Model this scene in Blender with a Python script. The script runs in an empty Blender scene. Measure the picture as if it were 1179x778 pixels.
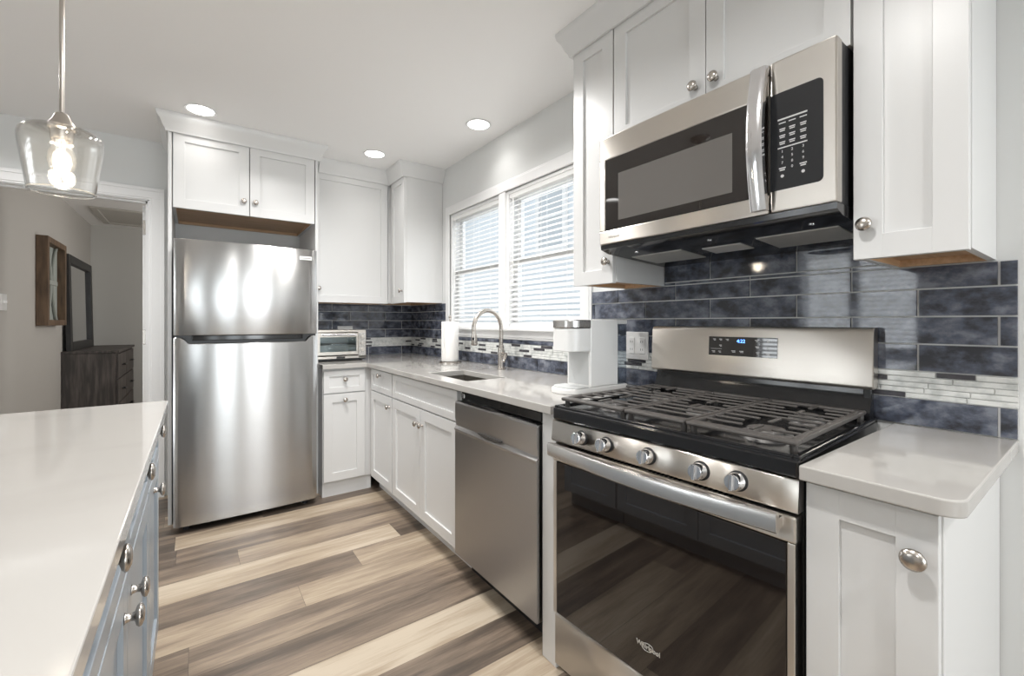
import bpy, bmesh, math, random
from mathutils import Vector, Matrix
random.seed(7)
C = bpy.context.scene.collection
SC = bpy.context.scene
# ------------------------------------------------------------------ camera, world, light, exposure
cam = bpy.data.cameras.new('camera'); co = bpy.data.objects.new('camera', cam); C.objects.link(co)
W_, H_, F_, CX, CY = 1179., 778., 505., 589.5, 371.
YAW = math.atan((CX - 225.) / F_)
co.location = (-1.64, 0, 1.203); co.rotation_euler = (math.radians(90), 0, -YAW)
cam.sensor_width = 36.; cam.sensor_fit = 'HORIZONTAL'; cam.lens = F_ / W_ * 36.
cam.shift_y = -(H_ / 2 - CY) / W_
cam.clip_start = 0.02; SC.camera = co
SC.view_settings.view_transform = 'Standard'; SC.view_settings.look = 'None'
SC.view_settings.gamma = 1.0; SC.view_settings.use_curve_mapping = False
SC.view_settings.exposure = 0.78
SC.cycles.use_denoising = True
SC.cycles.max_bounces = 10; SC.cycles.diffuse_bounces = 6; SC.cycles.glossy_bounces = 5
SC.cycles.transparent_max_bounces = 24; SC.cycles.sample_clamp_indirect = 6.0
SC.cycles.caustics_reflective = False; SC.cycles.caustics_refractive = False
wd = bpy.data.worlds.new('overcast_sky'); SC.world = wd; wd.use_nodes = True
bg = wd.node_tree.nodes['Background']; bg.inputs[0].default_value = (0.90, 0.95, 1.0, 1); bg.inputs[1].default_value = .72

def area(name, loc, rot, sx, sy, power, col=(1, 1, 1), spread=180, shape='RECTANGLE'):
    l = bpy.data.lights.new(name, 'AREA'); l.shape = shape; l.size = sx; l.size_y = sy
    l.energy = power; l.color = col; l.spread = math.radians(spread)
    o = bpy.data.objects.new(name, l); C.objects.link(o); o.location = loc
    o.rotation_euler = [math.radians(a) for a in rot]; return o
# daylight outside the openings of the room, and added fill lamps
area('daylight_rear_door', (-1.52, -3.70, 1.1), (90, 0, 0), .55, 2.0, 14, (0.90, 0.96, 1.0))
area('daylight_rear_sidelight', (-2.35, -3.70, 1.1), (90, 0, 0), .30, 2.0, 7, (0.90, 0.96, 1.0))
area('daylight_left_window', (-4.5, 1.7, 1.45), (0, -90, 0), 1.1, 1.1, 17, (0.92, 0.97, 1.0))
area('rear_fill_light', (-.56, -3.75, 1.45), (90, 0, 0), .7, 1.3, 26, (0.92, 0.97, 1.0))  # added fill for the ceiling and far cabinets, through an added window
area('daylight_kitchen_window', (0.5, 2.37, 1.75), (0, 90, 0), 1.0, 1.6, 7, (0.96, 0.98, 1.0))
area('bedroom_fill_light', (-0.3, 5.6, 1.6), (0, 90, 0), 1.0, 1.2, 14, (1.0, 0.97, 0.93))  # added fill inside the bedroom; no window is built there

# ------------------------------------------------------------------ materials
MATS = {}; AROT = .25
def mat(name, col=(.8, .8, .8), rough=.5, metal=0., spec=.5, aniso=0., coat=0., emit=None, estr=0., bump=None, vary=None, rvary=None):
    if name in MATS: return MATS[name]
    m = bpy.data.materials.new(name); m.use_nodes = True; n = m.node_tree.nodes; L = m.node_tree.links
    p = n['Principled BSDF']
    p.inputs['Base Color'].default_value = (*col, 1); p.inputs['Roughness'].default_value = rough
    p.inputs['Metallic'].default_value = metal; p.inputs['Specular IOR Level'].default_value = spec
    p.inputs['Coat Weight'].default_value = coat; p.inputs['Coat Roughness'].default_value = .05
    if emit: p.inputs['Emission Color'].default_value = (*emit, 1); p.inputs['Emission Strength'].default_value = estr
    tc = n.new('ShaderNodeTexCoord')
    def noise(scale, stretch, detail=4.):
        mp = n.new('ShaderNodeMapping'); mp.inputs['Scale'].default_value = stretch
        L.new(tc.outputs['Object'], mp.inputs['Vector'])
        t = n.new('ShaderNodeTexNoise'); t.inputs['Scale'].default_value = scale; t.inputs['Detail'].default_value = detail
        L.new(mp.outputs[0], t.inputs['Vector']); return t
    if vary:                                            # (colour2, scale, stretch, low, high)
        t = noise(vary[1], vary[2]); r = n.new('ShaderNodeMapRange')
        r.inputs[1].default_value = vary[3]; r.inputs[2].default_value = vary[4]
        mx = n.new('ShaderNodeMix'); mx.data_type = 'RGBA'
        mx.inputs[6].default_value = (*col, 1); mx.inputs[7].default_value = (*vary[0], 1)
        L.new(t.outputs['Fac'], r.inputs[0]); L.new(r.outputs[0], mx.inputs[0]); L.new(mx.outputs[2], p.inputs['Base Color'])
    if rvary:
        t = noise(rvary[1], rvary[2]); r = n.new('ShaderNodeMapRange')
        r.inputs[3].default_value = rough; r.inputs[4].default_value = rvary[0]
        r.inputs[1].default_value = .35; r.inputs[2].default_value = .65
        L.new(t.outputs['Fac'], r.inputs[0]); L.new(r.outputs[0], p.inputs['Roughness'])
    if bump:                                            # (scale, stretch, strength, distance)
        t = noise(bump[0], bump[1]); b = n.new('ShaderNodeBump'); b.inputs['Strength'].default_value = bump[2]
        b.inputs['Distance'].default_value = bump[3]
        L.new(t.outputs['Fac'], b.inputs['Height']); L.new(b.outputs[0], p.inputs['Normal'])
    if aniso:
        p.inputs['Anisotropic'].default_value = aniso; p.inputs['Anisotropic Rotation'].default_value = AROT
        tg = n.new('ShaderNodeTangent'); tg.direction_type = 'RADIAL'; tg.axis = 'Z'
        L.new(tg.outputs[0], p.inputs['Tangent'])
    MATS[name] = m; return m

def thin_glass(name, tint=(1, 1, 1), refl=1.0, rough=0.0, body=0.0):
    if name in MATS: return MATS[name]
    m = bpy.data.materials.new(name); m.use_nodes = True; n = m.node_tree.nodes; L = m.node_tree.links
    n.remove(n['Principled BSDF']); out = n['Material Output']
    tr = n.new('ShaderNodeBsdfTransparent'); tr.inputs[0].default_value = (*tint, 1)
    gl = n.new('ShaderNodeBsdfGlossy'); gl.inputs['Roughness'].default_value = rough
    lw = n.new('ShaderNodeLayerWeight'); pw = n.new('ShaderNodeMath'); pw.operation = 'POWER'; pw.inputs[1].default_value = 4.
    L.new(lw.outputs['Facing'], pw.inputs[0]); lw.inputs['Blend'].default_value = .5
    ml = n.new('ShaderNodeMath'); ml.operation = 'MULTIPLY_ADD'; ml.inputs[1].default_value = .9 * refl; ml.inputs[2].default_value = .04 * refl
    ml.use_clamp = True
    mx = n.new('ShaderNodeMixShader'); L.new(pw.outputs[0], ml.inputs[0]); L.new(ml.outputs[0], mx.inputs[0])
    first = tr
    if body:
        d = n.new('ShaderNodeBsdfTranslucent'); d.inputs[0].default_value = (.95, .95, .95, 1)
        m2 = n.new('ShaderNodeMixShader'); m2.inputs[0].default_value = body
        L.new(tr.outputs[0], m2.inputs[1]); L.new(d.outputs[0], m2.inputs[2]); first = m2
    L.new(first.outputs[0], mx.inputs[1]); L.new(gl.outputs[0], mx.inputs[2]); L.new(mx.outputs[0], out.inputs[0])
    MATS[name] = m; return m

WALL = mat('wall_paint', (.72, .73, .725), .6, bump=(90, (1, 1, 1), .05, .002))
CEIL = mat('ceiling_paint', (.90, .895, .89), .75, bump=(70, (1, 1, 1), .05, .002))
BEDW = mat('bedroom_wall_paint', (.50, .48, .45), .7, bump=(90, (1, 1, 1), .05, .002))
TRIM = mat('trim_paint', (.82, .82, .82), .35, bump=(60, (1, 1, 1), .02, .001))
CAB = mat('white_cabinet_paint', (.70, .70, .695), .32, bump=(50, (1, 1, 1), .02, .001))
ISL = mat('blue_grey_cabinet_paint', (.33, .365, .40), .30, bump=(50, (1, 1, 1), .02, .001))
MAPLE = mat('raw_maple', (.62, .42, .26), .55, vary=((.50, .32, .18), 3, (2, 30, 30), .35, .65))
NICK = mat('brushed_nickel', (.52, .48, .44), .26, 1.0, bump=(300, (1, 1, 1), .03, .0005))
CHROME = mat('chrome', (.80, .80, .82), .12, 1.0, bump=(20, (1, 1, 1), .02, .001))
SS = mat('fridge_stainless', (.44, .435, .43), .20, 1.0, aniso=.97, rvary=(.21, 3, (1, 1, 160)), vary=((.455, .45, .445), 3, (1, 1, 160), .35, .65))
SSW = mat('warm_stainless', (.66, .62, .57), .30, 1.0, aniso=.93, rvary=(.31, 3, (1, 1, 160)), vary=((.655, .615, .565), 3, (1, 1, 160), .35, .65))
SSD = mat('dishwasher_stainless', (.43, .42, .415), .32, 1.0, aniso=.92, rvary=(.33, 3, (1, 1, 160)), vary=((.425, .415, .41), 3, (1, 1, 160), .35, .65))
SSINK = mat('sink_stainless', (.42, .40, .37), .30, 1.0, bump=(200, (1, 20, 1), .03, .0005))
BLK = mat('black_plastic', (.02, .02, .021), .35, bump=(200, (1, 1, 1), .03, .0005))
GBLK = mat('gloss_black_enamel', (.012, .012, .013), .12, bump=(12, (1, 1, 1), .02, .001))
IRON = mat('cast_iron', (.078, .071, .066), .40, spec=.6, bump=(350, (1, 1, 1), .15, .0008))
BGL = mat('black_glass', (.012, .009, .008), .03, spec=.85, bump=(3, (1, 1, 1), .01, .001))
MWW = mat('microwave_window_mesh', (.13, .122, .115), .05, bump=(900, (1, 1, 1), .004, .0003))
WPL = mat('white_plastic', (.80, .80, .79), .3, bump=(40, (1, 1, 1), .01, .001))
GPL = mat('grey_plastic', (.55, .56, .56), .4, bump=(40, (1, 1, 1), .01, .001))
LBL = mat('pale_print', (.55, .55, .55), .5, bump=(40, (1, 1, 1), .01, .001))
DLBL = mat('grey_print', (.25, .24, .23), .5, bump=(40, (1, 1, 1), .01, .001))
PAPER = mat('paper_towel', (.86, .85, .83), .9, bump=(120, (1, 1, 1), .25, .002))
QUARTZ = mat('white_quartz', (.46, .443, .42), .07, vary=((.41, .393, .37), 2.2, (1, 1.6, 1), .52, .75))
GROUT = mat('pale_grout', (.72, .72, .71), .8, bump=(200, (1, 1, 1), .1, .001))
SLAT = mat('blind_slat', (.86, .86, .85), .4, bump=(20, (1, 1, 1), .02, .001))
EMIT = mat('lamp_lens', (.9, .9, .88), .4, emit=(1, .97, .93), estr=6.0, bump=(30, (1, 1, 1), .02, .001))
BULB = mat('lit_filament_bulb', (1, .95, .85), .3, emit=(1, .92, .80), estr=2.5, bump=(30, (1, 1, 1), .02, .001))
BLUE = mat('blue_digits', (.02, .05, .2), .4, emit=(.10, .28, 1.0), estr=3.0, bump=(30, (1, 1, 1), .02, .001))
DWOOD = mat('dark_weathered_wood', (.050, .043, .040), .55, vary=((.13, .11, .10), 4, (9, 9, 1), .40, .72), bump=(40, (4, 4, .5), .15, .002))
BWOOD = mat('rustic_brown_wood', (.17, .105, .06), .6, vary=((.08, .05, .03), 6, (6, 6, 1), .35, .7), bump=(40, (4, 4, .5), .15, .002))
WWASH = mat('whitewashed_slats', (.42, .45, .42), .65, vary=((.26, .30, .28), 9, (3, 8, .6), .4, .7))
TEAL = mat('teal_plastic', (.05, .28, .33), .4, bump=(30, (1, 1, 1), .02, .001))
MIR = mat('mirror_silver', (.80, .80, .80), .02, 1.0, bump=(2, (1, 1, 1), .002, .001))
CLEAR = thin_glass('window_glass', (.97, .98, .98), 1.0)
SEED = thin_glass('seeded_glass', (.96, .96, .955), 1.6, .02, body=.012)
TANK = thin_glass('clear_tank_plastic', (.72, .76, .80), 1.2, .05)
OVG = thin_glass('toaster_glass', (.75, .80, .82), 1.2, .02)

def tile_mat():
    m = bpy.data.materials.new('slate_blue_glazed_tile'); m.use_nodes = True; n = m.node_tree.nodes; L = m.node_tree.links
    p = n['Principled BSDF']; tc = n.new('ShaderNodeTexCoord')
    at = n.new('ShaderNodeAttribute'); at.attribute_name = 'tone'
    sc = n.new('ShaderNodeVectorMath'); sc.operation = 'MULTIPLY_ADD'
    mul = n.new('ShaderNodeVectorMath'); mul.operation = 'SCALE'; mul.inputs['Scale'].default_value = 17.
    L.new(at.outputs['Color'], mul.inputs[0])
    add = n.new('ShaderNodeVectorMath'); add.operation = 'ADD'
    L.new(tc.outputs['Object'], add.inputs[0]); L.new(mul.outputs[0], add.inputs[1])
    mp = n.new('ShaderNodeMapping'); mp.inputs['Scale'].default_value = (1, 1, 1.5); L.new(add.outputs[0], mp.inputs[0])
    t = n.new('ShaderNodeTexNoise'); t.inputs['Scale'].default_value = 15; t.inputs['Detail'].default_value = 6; t.inputs['Roughness'].default_value = .6
    L.new(mp.outputs[0], t.inputs['Vector'])
    r = n.new('ShaderNodeValToRGB'); e = r.color_ramp.elements
    e[0].position = .37; e[0].color = (.030, .032, .040, 1); e[1].position = .64; e[1].color = (.19, .205, .245, 1)
    x = r.color_ramp.elements.new(.50); x.color = (.080, .091, .124, 1)
    L.new(t.outputs['Fac'], r.inputs[0]); L.new(r.outputs[0], p.inputs['Base Color'])
    p.inputs['Roughness'].default_value = .05; p.inputs['Specular IOR Level'].default_value = .55
    t2 = n.new('ShaderNodeTexNoise'); t2.inputs['Scale'].default_value = 7; t2.inputs['Detail'].default_value = 1; L.new(add.outputs[0], t2.inputs['Vector'])
    b = n.new('ShaderNodeBump'); b.inputs['Strength'].default_value = .05; b.inputs['Distance'].default_value = .004
    L.new(t2.outputs['Fac'], b.inputs['Height']); L.new(b.outputs[0], p.inputs['Normal'])
    return m
TILE = tile_mat()
MOSW = mat('pearl_mosaic_strip', (.74, .75, .73), .15, vary=((.48, .50, .49), 30, (1, 1, 1), .45, .7))
MOSD = mat('dark_mosaic_strip', (.06, .058, .066), .15, vary=((.10, .095, .105), 30, (1, 1, 1), .45, .7))

def floor_mat():
    m = bpy.data.materials.new('wood_plank_floor'); m.use_nodes = True; n = m.node_tree.nodes; L = m.node_tree.links
    p = n['Principled BSDF']; tc = n.new('ShaderNodeTexCoord')
    at = n.new('ShaderNodeAttribute'); at.attribute_name = 'tone'
    sp = n.new('ShaderNodeSeparateColor'); L.new(at.outputs['Color'], sp.inputs[0])
    cb = n.new('ShaderNodeCombineXYZ')
    for i, (k, s) in enumerate(((1, 40.), (2, 40.), (1, 13.))):
        mm = n.new('ShaderNodeMath'); mm.operation = 'MULTIPLY'; mm.inputs[1].default_value = s
        L.new(sp.outputs[k], mm.inputs[0]); L.new(mm.outputs[0], cb.inputs[i])
    add = n.new('ShaderNodeVectorMath'); add.operation = 'ADD'
    L.new(tc.outputs['Object'], add.inputs[0]); L.new(cb.outputs[0], add.inputs[1])
    def nz(scale, st, det, rg=.5):
        mp = n.new('ShaderNodeMapping'); mp.inputs['Scale'].default_value = st; L.new(add.outputs[0], mp.inputs[0])
        t = n.new('ShaderNodeTexNoise'); t.inputs['Scale'].default_value = scale; t.inputs['Detail'].default_value = det
        t.inputs['Roughness'].default_value = rg; t.inputs['Distortion'].default_value = .4
        L.new(mp.outputs[0], t.inputs['Vector']); return t.outputs['Fac']
    def madd(a, k, c):
        mm = n.new('ShaderNodeMath'); mm.operation = 'MULTIPLY_ADD'; mm.inputs[1].default_value = k
        L.new(a, mm.inputs[0])
        if isinstance(c, float): mm.inputs[2].default_value = c
        else: L.new(c, mm.inputs[2])
        return mm.outputs[0]
    big = nz(1.0, (1.1, 9, 1), 2); grain = nz(1.0, (7, 105, 1), 6, .68); mid = nz(1.0, (2.5, 26, 1), 4)
    v = madd(sp.outputs[0], 1.0, -.985); v = madd(big, .95, v); v = madd(mid, .55, v); v = madd(grain, .58, v)
    r = n.new('ShaderNodeValToRGB'); e = r.color_ramp.elements
    e[0].position = 0.; e[0].color = (.062, .050, .040, 1); e[1].position = 1.; e[1].color = (.53, .45, .35, 1)
    for pos, c in ((.25, (.115, .088, .068)), (.5, (.235, .180, .135)), (.75, (.39, .31, .225))):
        x = r.color_ramp.elements.new(pos); x.color = (*c, 1)
    L.new(v, r.inputs[0]); L.new(r.outputs[0], p.inputs['Base Color'])
    p.inputs['Roughness'].default_value = .38
    b = n.new('ShaderNodeBump'); b.inputs['Strength'].default_value = .12; b.inputs['Distance'].default_value = .002
    L.new(grain, b.inputs['Height']); L.new(b.outputs[0], p.inputs['Normal'])
    return m
FLOOR = floor_mat()

# ------------------------------------------------------------------ mesh builder
ident = lambda u, v, n: Vector((u, v, n))
def facing(d, F):
    """(u, v, n) -> world for a face that looks along d at plane F: u along the wall, v up, n outward."""
    return {'-X': lambda u, v, n: Vector((F - n, u, v)), '+X': lambda u, v, n: Vector((F + n, u, v)),
            '-Y': lambda u, v, n: Vector((u, F - n, v)), '+Y': lambda u, v, n: Vector((u, F + n, v)),
            '-Z': lambda u, v, n: Vector((u, v, F - n)), '+Z': lambda u, v, n: Vector((u, v, F + n))}[d]
class B:
    def __init__(s, f=ident): s.bm = bmesh.new(); s.f = f
    def _merge(s, b2, mi, smooth=True):
        for fc in b2.faces:
            fc.material_index = mi
            if smooth is not None: fc.smooth = smooth
        me = bpy.data.meshes.new('tmp'); b2.to_mesh(me); b2.free(); s.bm.from_mesh(me); bpy.data.meshes.remove(me)
    def box(s, a0, a1, b0, b1, c0, c1, bev=0., mi=0, seg=2):
        b = bmesh.new(); vs = [b.verts.new(s.f(u, v, n)) for u in (a0, a1) for v in (b0, b1) for n in (c0, c1)]
        for q in ((0, 1, 3, 2), (4, 6, 7, 5), (0, 4, 5, 1), (2, 3, 7, 6), (0, 2, 6, 4), (1, 5, 7, 3)): b.faces.new([vs[i] for i in q])
        bmesh.ops.recalc_face_normals(b, faces=b.faces)
        if bev: bmesh.ops.bevel(b, geom=list(b.edges), offset=bev, segments=seg, affect='EDGES', profile=.5)
        s._merge(b, mi, False); return s
    def prism(s, poly, n0, n1, bev=0., mi=0, order='uvn', seg=2):
        """poly in two of the builder's axes, extruded along the third; order names which axes poly and depth are."""
        def pt(a, bq, c):
            d = dict(zip(order, (a, bq, c))); return s.f(d['u'], d['v'], d['n'])
        b = bmesh.new(); lo = [b.verts.new(pt(x, y, n0)) for x, y in poly]; hi = [b.verts.new(pt(x, y, n1)) for x, y in poly]
        k = len(poly); b.faces.new(lo); b.faces.new(hi[::-1])
        for i in range(k):
            fc = b.faces.new((lo[i], hi[i], hi[(i + 1) % k], lo[(i + 1) % k])); fc.smooth = k > 5
        bmesh.ops.recalc_face_normals(b, faces=b.faces)
        if bev:
            b.normal_update()
            ed = [e for e in b.edges if e.calc_face_angle(0) > math.radians(40)]
            rb = bmesh.ops.bevel(b, geom=ed, offset=bev, segments=seg, affect='EDGES', profile=.5)
            for fc in rb['faces']: fc.smooth = False
        s._merge(b, mi, None); return s
    def lathe(s, prof, o, axis=(0, 0, 1), seg=24, mi=0, closed=False):
        """prof: (radius, height) along axis from o (world)."""
        ax = Vector(axis).normalized(); t = Vector((1, 0, 0)) if abs(ax.x) < .9 else Vector((0, 1, 0))
        a = ax.cross(t).normalized(); c = ax.cross(a); o = Vector(o); b = bmesh.new(); rings = []
        for r, h in prof:
            if r < 1e-6: rings.append([b.verts.new(o + ax * h)])
            else: rings.append([b.verts.new(o + ax * h + (a * math.cos(k * 2 * math.pi / seg) + c * math.sin(k * 2 * math.pi / seg)) * r) for k in range(seg)])
        for A, Bq in zip(rings, rings[1:]):
            for k in range(seg):
                q = [A[k % len(A)], A[(k + 1) % len(A)], Bq[(k + 1) % len(Bq)], Bq[k % len(Bq)]]
                q = list(dict.fromkeys(q))
                if len(q) > 2: b.faces.new(q)
        if not closed:
            for R_ in (rings[0], rings[-1]):
                if len(R_) > 2: b.faces.new(R_)
        bmesh.ops.recalc_face_normals(b, faces=b.faces); s._merge(b, mi); return s
    def cyl(s, p, q, r, seg=16, mi=0, r2=None):
        p, q = Vector(p), Vector(q); return s.lathe([(r, 0), (r if r2 is None else r2, (q - p).length)], p, q - p, seg, mi)
    def tube(s, pts, r, seg=12, mi=0, rads=None):
        pts = [Vector(p) for p in pts]; b = bmesh.new(); rings = []; up = None
        for i, p in enumerate(pts):
            d = (pts[min(i + 1, len(pts) - 1)] - pts[max(i - 1, 0)]).normalized()
            if up is None: up = d.orthogonal().normalized()
            up = (up - d * up.dot(d)).normalized(); sd = d.cross(up); rr = rads[i] if rads else r
            rings.append([b.verts.new(p + (up * math.cos(k * 2 * math.pi / seg) + sd * math.sin(k * 2 * math.pi / seg)) * rr) for k in range(seg)])
        for A, Bq in zip(rings, rings[1:]):
            for k in range(seg): b.faces.new((A[k], A[(k + 1) % seg], Bq[(k + 1) % seg], Bq[k]))
        b.faces.new(rings[0]); b.faces.new(rings[-1])
        bmesh.ops.recalc_face_normals(b, faces=b.faces); s._merge(b, mi); return s
    def grid(s, us, vs, hole, n0, n1, bev=0., mi=0):
        """a slab of cells us x vs without those where hole(u, v) of the cell's middle is true."""
        b = bmesh.new(); V = {}
        def g(i, j, n):
            if (i, j, n) not in V: V[(i, j, n)] = b.verts.new(s.f(us[i], vs[j], n))
            return V[(i, j, n)]
        I, J = len(us) - 1, len(vs) - 1
        on = lambda i, j: 0 <= i < I and 0 <= j < J and not hole((us[i] + us[i + 1]) / 2, (vs[j] + vs[j + 1]) / 2)
        for i in range(I):
            for j in range(J):
                if not on(i, j): continue
                for n in (n0, n1): b.faces.new((g(i, j, n), g(i + 1, j, n), g(i + 1, j + 1, n), g(i, j + 1, n)))
                for di, dj, A, Q in ((-1, 0, (i, j), (i, j + 1)), (1, 0, (i + 1, j), (i + 1, j + 1)), (0, -1, (i, j), (i + 1, j)), (0, 1, (i, j + 1), (i + 1, j + 1))):
                    if not on(i + di, j + dj): b.faces.new((g(*A, n0), g(*Q, n0), g(*Q, n1), g(*A, n1)))
        bmesh.ops.recalc_face_normals(b, faces=b.faces); b.normal_update()
        if bev:
            ed = [e for e in b.edges if e.calc_face_angle(0) > 1.]
            bmesh.ops.bevel(b, geom=ed, offset=bev, segments=2, affect='EDGES', profile=.5)
        s._merge(b, mi, False); return s
    def mesh(s, me, M=None, mi=0):
        b = bmesh.new(); b.from_mesh(me)
        if M: bmesh.ops.transform(b, matrix=M, verts=b.verts)
        s._merge(b, mi, None); return s

WL = {}
def put(o, loc, parent=None):
    C.objects.link(o); loc = Vector(loc); WL[o.name] = loc
    if parent is not None: o.parent = parent; o.location = loc - WL[parent.name]
    else: o.location = loc
    return o
def build(name, b, mats, parent=None, smooth=35, origin=None):
    me = bpy.data.meshes.new(name); b.bm.normal_update(); b.bm.to_mesh(me); b.bm.free()
    xs = [v.co for v in me.vertices]; lo = Vector([min(v[i] for v in xs) for i in range(3)]); hi = Vector([max(v[i] for v in xs) for i in range(3)])
    c = Vector(origin) if origin else Vector(((lo.x + hi.x) / 2, (lo.y + hi.y) / 2, lo.z if parent is None else (lo.z + hi.z) / 2))
    me.transform(Matrix.Translation(-c))
    for m in (mats if isinstance(mats, (list, tuple)) else [mats]): me.materials.append(m)
    if smooth:
        keep = [p.use_smooth for p in me.polygons]; me.set_sharp_from_angle(angle=math.radians(smooth))
        me.polygons.foreach_set('use_smooth', keep)
    return put(bpy.data.objects.new(name, me), c, parent)
def tag(o, label, cat, group=None):
    o['label'] = label; o['category'] = cat
    if group: o['group'] = group
    return o
def thing(name, label, cat, loc, group=None):
    return tag(put(bpy.data.objects.new(name, None), loc), label, cat, group)
def struct(name, b, mats, parent=None, smooth=30):
    o = build(name, b, mats, parent, smooth)
    if parent is None: o['kind'] = 'structure'
    return o
def plab(o, label): o['label'] = label; return o
def text_mesh(body, size, depth=.0006, align='CENTER'):
    cu = bpy.data.curves.new('t', 'FONT'); cu.body = body; cu.size = size; cu.extrude = depth; cu.align_x = align; cu.align_y = 'CENTER'
    cu.resolution_u = 3
    o = bpy.data.objects.new('t', cu); C.objects.link(o); dg = bpy.context.evaluated_depsgraph_get()
    me = bpy.data.meshes.new_from_object(o.evaluated_get(dg)); bpy.data.objects.remove(o); bpy.data.curves.remove(cu); return me
def frame_matrix(d, F, u, v, n=0.):
    """text plane placed on a face: text x runs to the viewer's right, y up."""
    f = facing(d, F); o = f(u, v, n); N = (f(0, 0, 1) - f(0, 0, 0)); Z = Vector((0, 0, 1)); X = Z.cross(N)
    return Matrix(((X.x, Z.x, N.x, o.x), (X.y, Z.y, N.y, o.y), (X.z, Z.z, N.z, o.z), (0, 0, 0, 1)))

# ------------------------------------------------------------------ the setting
ZC = 2.44; YB = 3.875; XL = -4.2; YR = -3.5
def plank_floor():
    ys = []; y = 1.298 - .1795 * 27
    while y < 7.9: ys.append(y); y += .1795
    fixed = {   # visible rows, by the y of their near edge: (x joints from the range wall leftwards, tones)
        0.939: ((-.9, -1.9), (.40, .62, .35)), 1.118: ((-1.6, -2.7), (.66, .42, .6)), 1.298: ((-1.75, -2.9), (.22, .5, .3)), 1.478: ((-1.9, -3.0), (.84, .4, .6)),
        1.657: ((-1.68, -2.9), (.30, .30, .6)), 1.837: ((-1.66, -2.8), (.50, .25, .6)), 2.016: ((-1.26, -2.4), (.62, .60, .3)),
        2.196: ((-.97, -2.2), (.70, .40, .6)), 2.375: ((-.70, -1.9), (.24, .78, .4)), 2.555: ((-1.46, -2.6), (.52, .32, .6)),
        2.734: ((-1.72, -2.8), (.32, .22, .6)), 2.914: ((-1.73, -2.9), (.70, .20, .4)), 3.093: ((-1.3, -2.5), (.22, .3, .6))}
    b = bmesh.new(); lay = b.loops.layers.float_color.new('tone')
    for i, (a, c) in enumerate(zip(ys, ys[1:])):
        key = next((k for k in fixed if abs(k - a) < .01), None); rs = random.Random(i * 31 + 5)
        if key: js, tn = fixed[key]; js = list(js)
        else:
            j = -rs.uniform(.2, 1.2); js = []
            while j > XL: js.append(j); j -= 1.22
            tn = [rs.choice((.25, .35, .5, .62, .75)) for _ in range(len(js) + 1)]
        e = [.2] + js + [XL - .2]
        for k in range(len(e) - 1):
            vs = [b.verts.new((x, y, 0)) for x, y in ((e[k + 1] + .0006, a + .0006), (e[k] - .0006, a + .0006), (e[k] - .0006, c - .0006), (e[k + 1] + .0006, c - .0006))]
            f = b.faces.new(vs); col = (tn[k], rs.random(), rs.random(), 1)
            for lp in f.loops: lp[lay] = col
    # the dark seam and the slab under the planks
    me = bpy.data.meshes.new('tmp'); b.to_mesh(me); b.free()
    q = B(); q.bm.from_mesh(me)
    q.box(XL - .2, .2, ys[0], ys[-1], -.10, -.0012, mi=1)
    return q
struct('floor', plank_floor(), [FLOOR, DWOOD], smooth=0)
b = B(); b.box(XL - .2, .2, YR - .2, YB + .115, ZC, ZC + .1); struct('ceiling', b, CEIL)
b = B(); b.box(XL - .2, .2, YB + .115, 7.9, ZC, ZC + .1); struct('ceiling_bedroom', b, CEIL)
# range wall with the twin window opening
b = B(facing('+X', 0)); b.grid([YR - .2, 1.64, 3.10, YB + .115], [0, 1.15, 2.05, ZC], lambda u, v: 1.64 < u < 3.10 and 1.15 < v < 2.05, 0, .12)
struct('wall_right', b, WALL)
b = B(facing('+Y', YB)); b.grid([XL - .1, -2.70, -1.885, 0], [0, 2.045, ZC], lambda u, v: -2.70 < u < -1.885 and v < 2.045, 0, .115)
struct('wall_back', b, WALL)
b = B(facing('-X', XL)); b.grid([YR, 1.15, 2.25, YB], [0, .9, 2.0, ZC], lambda u, v: 1.15 < u < 2.25 and .9 < v < 2.0, 0, .12)
struct('wall_left', b, WALL)
b = B(facing('-Y', YR)); b.grid([XL - .1, -2.58, -1.16, -.98, -.14, 0], [0, .8, 2.1, ZC], lambda u, v: (-2.58 < u < -1.16 and v < 2.1) or (-.98 < u < -.14 and .8 < v < 2.1), 0, .12)
struct('wall_rear', b, WALL)
b = B(); b.box(-2.84, -2.72, YB + .115, 7.65, 0, ZC); struct('wall_bedroom_left', b, BEDW)
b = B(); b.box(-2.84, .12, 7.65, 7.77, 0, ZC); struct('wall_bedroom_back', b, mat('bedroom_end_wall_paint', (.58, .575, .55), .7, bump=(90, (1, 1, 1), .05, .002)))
b = B(); b.box(0, .12, YB + .115, 7.65, 0, ZC); struct('wall_bedroom_right', b, BEDW)
# attic hatch moulding on the bedroom ceiling
b = B(facing('-Z', ZC)); x0, x1, y0, y1, w = -2.56, -1.85, 6.40, 7.35, .06
for q in ((x0, x1, y0, y0 + w), (x0, x1, y1 - w, y1), (x0, x0 + w, y0 + w, y1 - w), (x1 - w, x1, y0 + w, y1 - w)): b.box(*q, 0, .018, .004)
b.box(x0 + w, x1 - w, y0 + w, y1 - w, 0, .004); struct('trim_2', b, mat('attic_hatch_paint', (.52, .50, .46), .6, bump=(60, (1, 1, 1), .02, .001)))
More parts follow.
